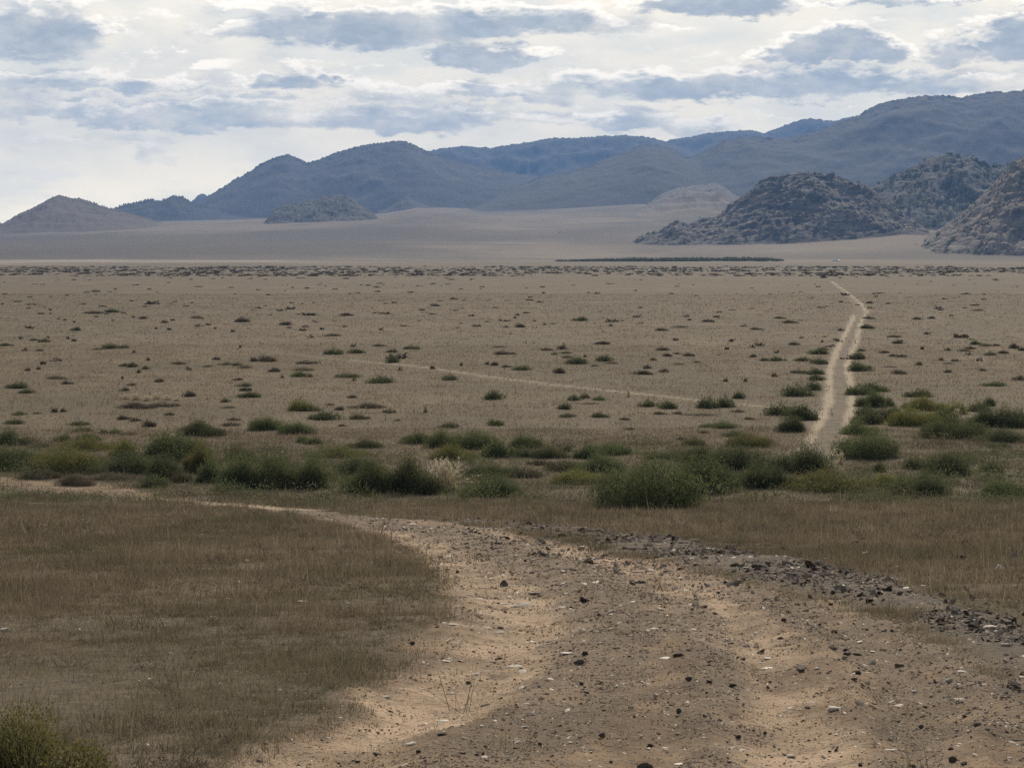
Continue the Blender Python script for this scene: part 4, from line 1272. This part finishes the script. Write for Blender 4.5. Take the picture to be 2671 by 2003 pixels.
def feather(sx, sy, W, H, label, meshes, rz=0):
    x, y = ground_at(sx, sy, True)
    e = bpy.data.objects.new('feather_grass', None)
    COL.objects.link(e)
    e.location = (x, y, float(land(np.array([x]), np.array([y]))[0])); e.rotation_euler = (0, 0, rz)
    e.scale = (W / 1.05 * y / F, W / 1.05 * y / F, H * y / F)
    link('stalk', meshes[0], e); link('seed_head', meshes[1], e)
    tag(e, label, 'feather grass', 'dry feather grass tussocks')


TB = tussock_meshes(71, 170, .46, .011, .9)
TP = tussock_meshes(73, 110, .55, .012, .5)
TS = tussock_meshes(72, 60, .32, .02, .95)
feather(660 + 1650 / K, 980 + 985 / K, 430 / K, 285 / K, 'tall straw-coloured feather grass fanning out between two dark front shrubs', TB)
feather(660 + 1490 / K, 980 + 315 / K, 110 / K, 110 / K, 'pale plumed grass tuft behind the middle of the front shrubs, alone on straw ground', TS)
feather(660 + 1185 / K, 980 + 322 / K, 80 / K, 90 / K, 'faint pale grass tuft left of the plumed tuft on the plain', TS, 1)
feather(1330 + 1020 / K, 1020 + 52 / K, 70 / K, 95 / K, 'pale plumed grass tuft with a dark base standing on the crossing trail', TS, 2)
feather(1330 + 330 / K, 1020 + 500 / K, 90 / K, 110 / K, 'white plumes leaning out behind the centre shrub row', TS, 3)
feather(2000 + 1640 / K, 980 + 350 / K, 110 / K, 80 / K, 'pale dry tuft among the yellow-green shrubs right of the pale road', TS, 4)
feather(2000 + 640 / K, 980 + 760 / K, 150 / K, 110 / K, 'pale dry tufts at the near end of the pale road', TS, 5)
feather(1330 + 465 / K, 680 + 740 / K, 110 / K, 60 / K, 'small pale tuft far out on the plain, 62% across the photo', TS, 5)
for i, (fx, fw, fh) in enumerate(((1085, 150, 52), (1175, 190, 74), (1262, 150, 60), (1350, 200, 70), (1445, 170, 56), (1525, 120, 44))):
    feather(fx / K, 980 + (203 + (i % 3) * 7) / K, fw / K, fh / K,
            'pale feather grass in the straw patch on the left plain, %s from left' % ('first', 'second', 'third', 'fourth', 'fifth', 'sixth')[i], TP, i * 1.3)


# dead stems in front of a shrub of the left belt: a part of it
def dead_stems():
    host = next(o for o, it in zip(SHRUB_OBJ, items) if it[5] and 'bleached dead stems' in it[5])
    sx, sy = 660 + 320 / K, 980 + 960 / K
    x, y = ground_at(sx, sy, True)
    r = np.random.default_rng(5)
    parts = []
    u = y / F / K
    for i in range(34):
        bx = r.uniform(-230, 230) * u; L = r.uniform(60, 150) * u
        dx = -r.uniform(.2, .9)
        parts.append(tube([(bx, r.uniform(-.15, .1), 0), (bx + dx * L * .4, -.05, L * .5), (bx + dx * L, -.1, L * r.uniform(.75, 1))], [.006, .005, .003], 4))
    V, Fc = join(parts)
    V = V + [x, y - .1, float(land(np.array([x]), np.array([y]))[0])]
    bpy.context.view_layer.update()
    mi = np.array(host.matrix_world.inverted())
    V = (np.column_stack([V, np.ones(len(V))]) @ mi.T)[:, :3]
    o = link('dead_stem', mesh_np('dead_stem', V, Fc, straw_material('dead_stem', (.18, .16, .14), (.40, .37, .33))), host)
    tag(o, 'bleached grey dead stems leaning left')


dead_stems()


# ------------------------------------------------------------------ leafy plant close to the camera, bottom left
def near_plant():
    x, y = ground_at(80, 1655)
    y -= .15
    e = bpy.data.objects.new('shrub', None); COL.objects.link(e)
    z = float(land(np.array([x]), np.array([y]))[0])
    e.location = (x, y, z)
    V, Fc = unit_dome(11000, .055, .024, 99, 13, 1.0, .7)
    V = V * [.25, .2, .185]
    link('foliage', mesh_np('foliage', V, Fc, LEAF['y']), e)
    r = np.random.default_rng(8)
    parts = []
    for i in range(40):
        a = r.uniform(0, 6.28); q = r.uniform(.02, .2); h = r.uniform(.1, .21)
        parts.append(tube([(q * .3 * math.cos(a), q * .3 * math.sin(a), 0), (q * .7 * math.cos(a), q * .7 * math.sin(a), h * .6), (q * math.cos(a), q * math.sin(a), h)],
                          [.0028, .002, .001], 4))
    V, Fc = join(parts)
    link('stem', mesh_np('stem', V, Fc, M_STALK), e)
    tag(e, 'leafy yellow-green plant in the bottom left corner, nearest of all', 'shrub', 'shrubs of the slope')


near_plant()


# ------------------------------------------------------------------ two white vehicles far away
def simple_mat(name, col, rough, metal=0.0):
    m, kk = mat_new(name)
    n = kk.noise(kk.n('ShaderNodeTexCoord').outputs['Object'], 3.0, 3)
    c = kk.mix(kk.mr(n, .3, .7), tuple(v * .92 for v in col), col)
    return finish(m, kk, c, rough, spec=.5)


M_WHITE, M_GLASS, M_TYRE = simple_mat('white_paint', (.82, .82, .80), .3), simple_mat('car_glass', (.03, .035, .04), .08), simple_mat('tyre', (.02, .02, .02), .8)


def prism(side, w0, w1):
    """extrude a side outline (y, z) across the car's width; upper points pulled in"""
    zs = [p[1] for p in side]; zmax = max(zs); V = []
    for s in (-1, 1):
        for (yy, zz) in side:
            w = w0 if zz < zmax * .62 else w1
            V.append((s * w / 2, yy, zz))
    n = len(side); Fc = []
    for i in range(1, n - 1):
        Fc += [(0, i + 1, i), (n, n + i, n + i + 1)]
    for i in range(n):
        j = (i + 1) % n
        Fc += [(i, j, n + j), (i, n + j, n + i)]
    return np.array(V, float), np.array(Fc)


def vehicle(name, label, cat, X, Y, rz, van):
    x, y = ground_at(X, Y)
    e = bpy.data.objects.new(name, None); COL.objects.link(e)
    e.location = (x, y, float(land(np.array([x]), np.array([y]))[0])); e.rotation_euler = (0, 0, rz)
    if van:
        side = [(-2.4, .35), (-2.4, 1.1), (-2.1, 1.25), (-1.6, 2.1), (2.35, 2.15), (2.4, .35)]
        w, win = 1.9, [(-1.95, 1.3, -1.5, 1.95), (-1.2, 1.3, -.1, 1.9), (.1, 1.3, 1.1, 1.9)]
    else:
        side = [(-2.2, .35), (-2.25, .85), (-1.2, 1.05), (-.6, 1.75), (1.5, 1.8), (2.15, 1.1), (2.2, .35)]
        w, win = 1.8, [(-.95, 1.12, -.1, 1.62), (.05, 1.12, .9, 1.66), (1.0, 1.12, 1.6, 1.6)]
    V, Fc = prism(side, w, w * .82)
    link('body', mesh_np('body', V, Fc, M_WHITE), e)
    for s in (-1, 1):
        for (a, b, c_, d) in win:
            xw = s * (w / 2 * .83 + .02)
            Vw = np.array([(xw, a, b), (xw, c_, b), (xw, c_, d), (xw, a + .2, d), (xw + s * .02, a, b), (xw + s * .02, c_, b), (xw + s * .02, c_, d), (xw + s * .02, a + .2, d)])
            q = [(0, 1, 2, 3), (4, 5, 6, 7), (0, 1, 5, 4), (1, 2, 6, 5), (2, 3, 7, 6), (3, 0, 4, 7)]
            link('window', mesh_np('window', Vw, np.array(q), M_GLASS, nside=4), e)
        for yw in (-1.4, 1.4):
            Vt, Ft = tube([(-.12, 0, 0), (-.1, 0, 0), (.1, 0, 0), (.12, 0, 0)], [.02, .36, .36, .02], 14)
            t = link('wheel', mesh_np('wheel', Vt, Ft, M_TYRE), e)
            t.location = (s * (w / 2 - .08), yw, .36)
    y0, y1 = (-2.12, -1.62) if van else (-1.22, -.64)
    z0, z1 = (1.3, 2.02) if van else (1.08, 1.70)
    Vw = np.array([(-.72, y0 - .03, z0), (.72, y0 - .03, z0), (.68, y1 - .03, z1), (-.68, y1 - .03, z1)])
    Vw = np.vstack([Vw, Vw + [0, -.02, .015]])
    link('windscreen', mesh_np('windscreen', Vw, np.array([(0, 1, 2, 3), (4, 5, 6, 7), (0, 1, 5, 4), (1, 2, 6, 5), (2, 3, 7, 6), (3, 0, 4, 7)]), M_GLASS, nside=4), e)
    tag(e, label, cat)


vehicle('parked_car', 'tiny white car at the far edge of the plain, beyond the pale road', 'car', 1806, 564.5, math.radians(40), False)
vehicle('van', 'white van like a speck on the fan below the mountains, right of centre', 'van', 1210, 504, math.radians(82), True)


# ------------------------------------------------------------------ haze
def haze():
    V = np.array([(x, y, z) for z in (-30, 480) for y in (-400, 8000) for x in (-5000, 5000)], float)
    q = np.array([(0, 2, 3, 1), (4, 5, 7, 6), (0, 1, 5, 4), (1, 3, 7, 5), (3, 2, 6, 7), (2, 0, 4, 6)])
    m = bpy.data.materials.new('haze'); m.use_nodes = True
    nt = m.node_tree; nt.nodes.clear()
    kk = N(nt)
    v = kk.n('ShaderNodeVolumePrincipled', {'Color': (.235, .48, 1.0, 1), 'Density': 1.15e-4, 'Anisotropy': 0.0})
    o = kk.n('ShaderNodeOutputMaterial')
    nt.links.new(v.outputs[0], o.inputs['Volume'])
    tag(link('haze', mesh_np('haze', V, q, m, nside=4)), 'blue air haze over the steppe', 'haze', kind='stuff')


haze()
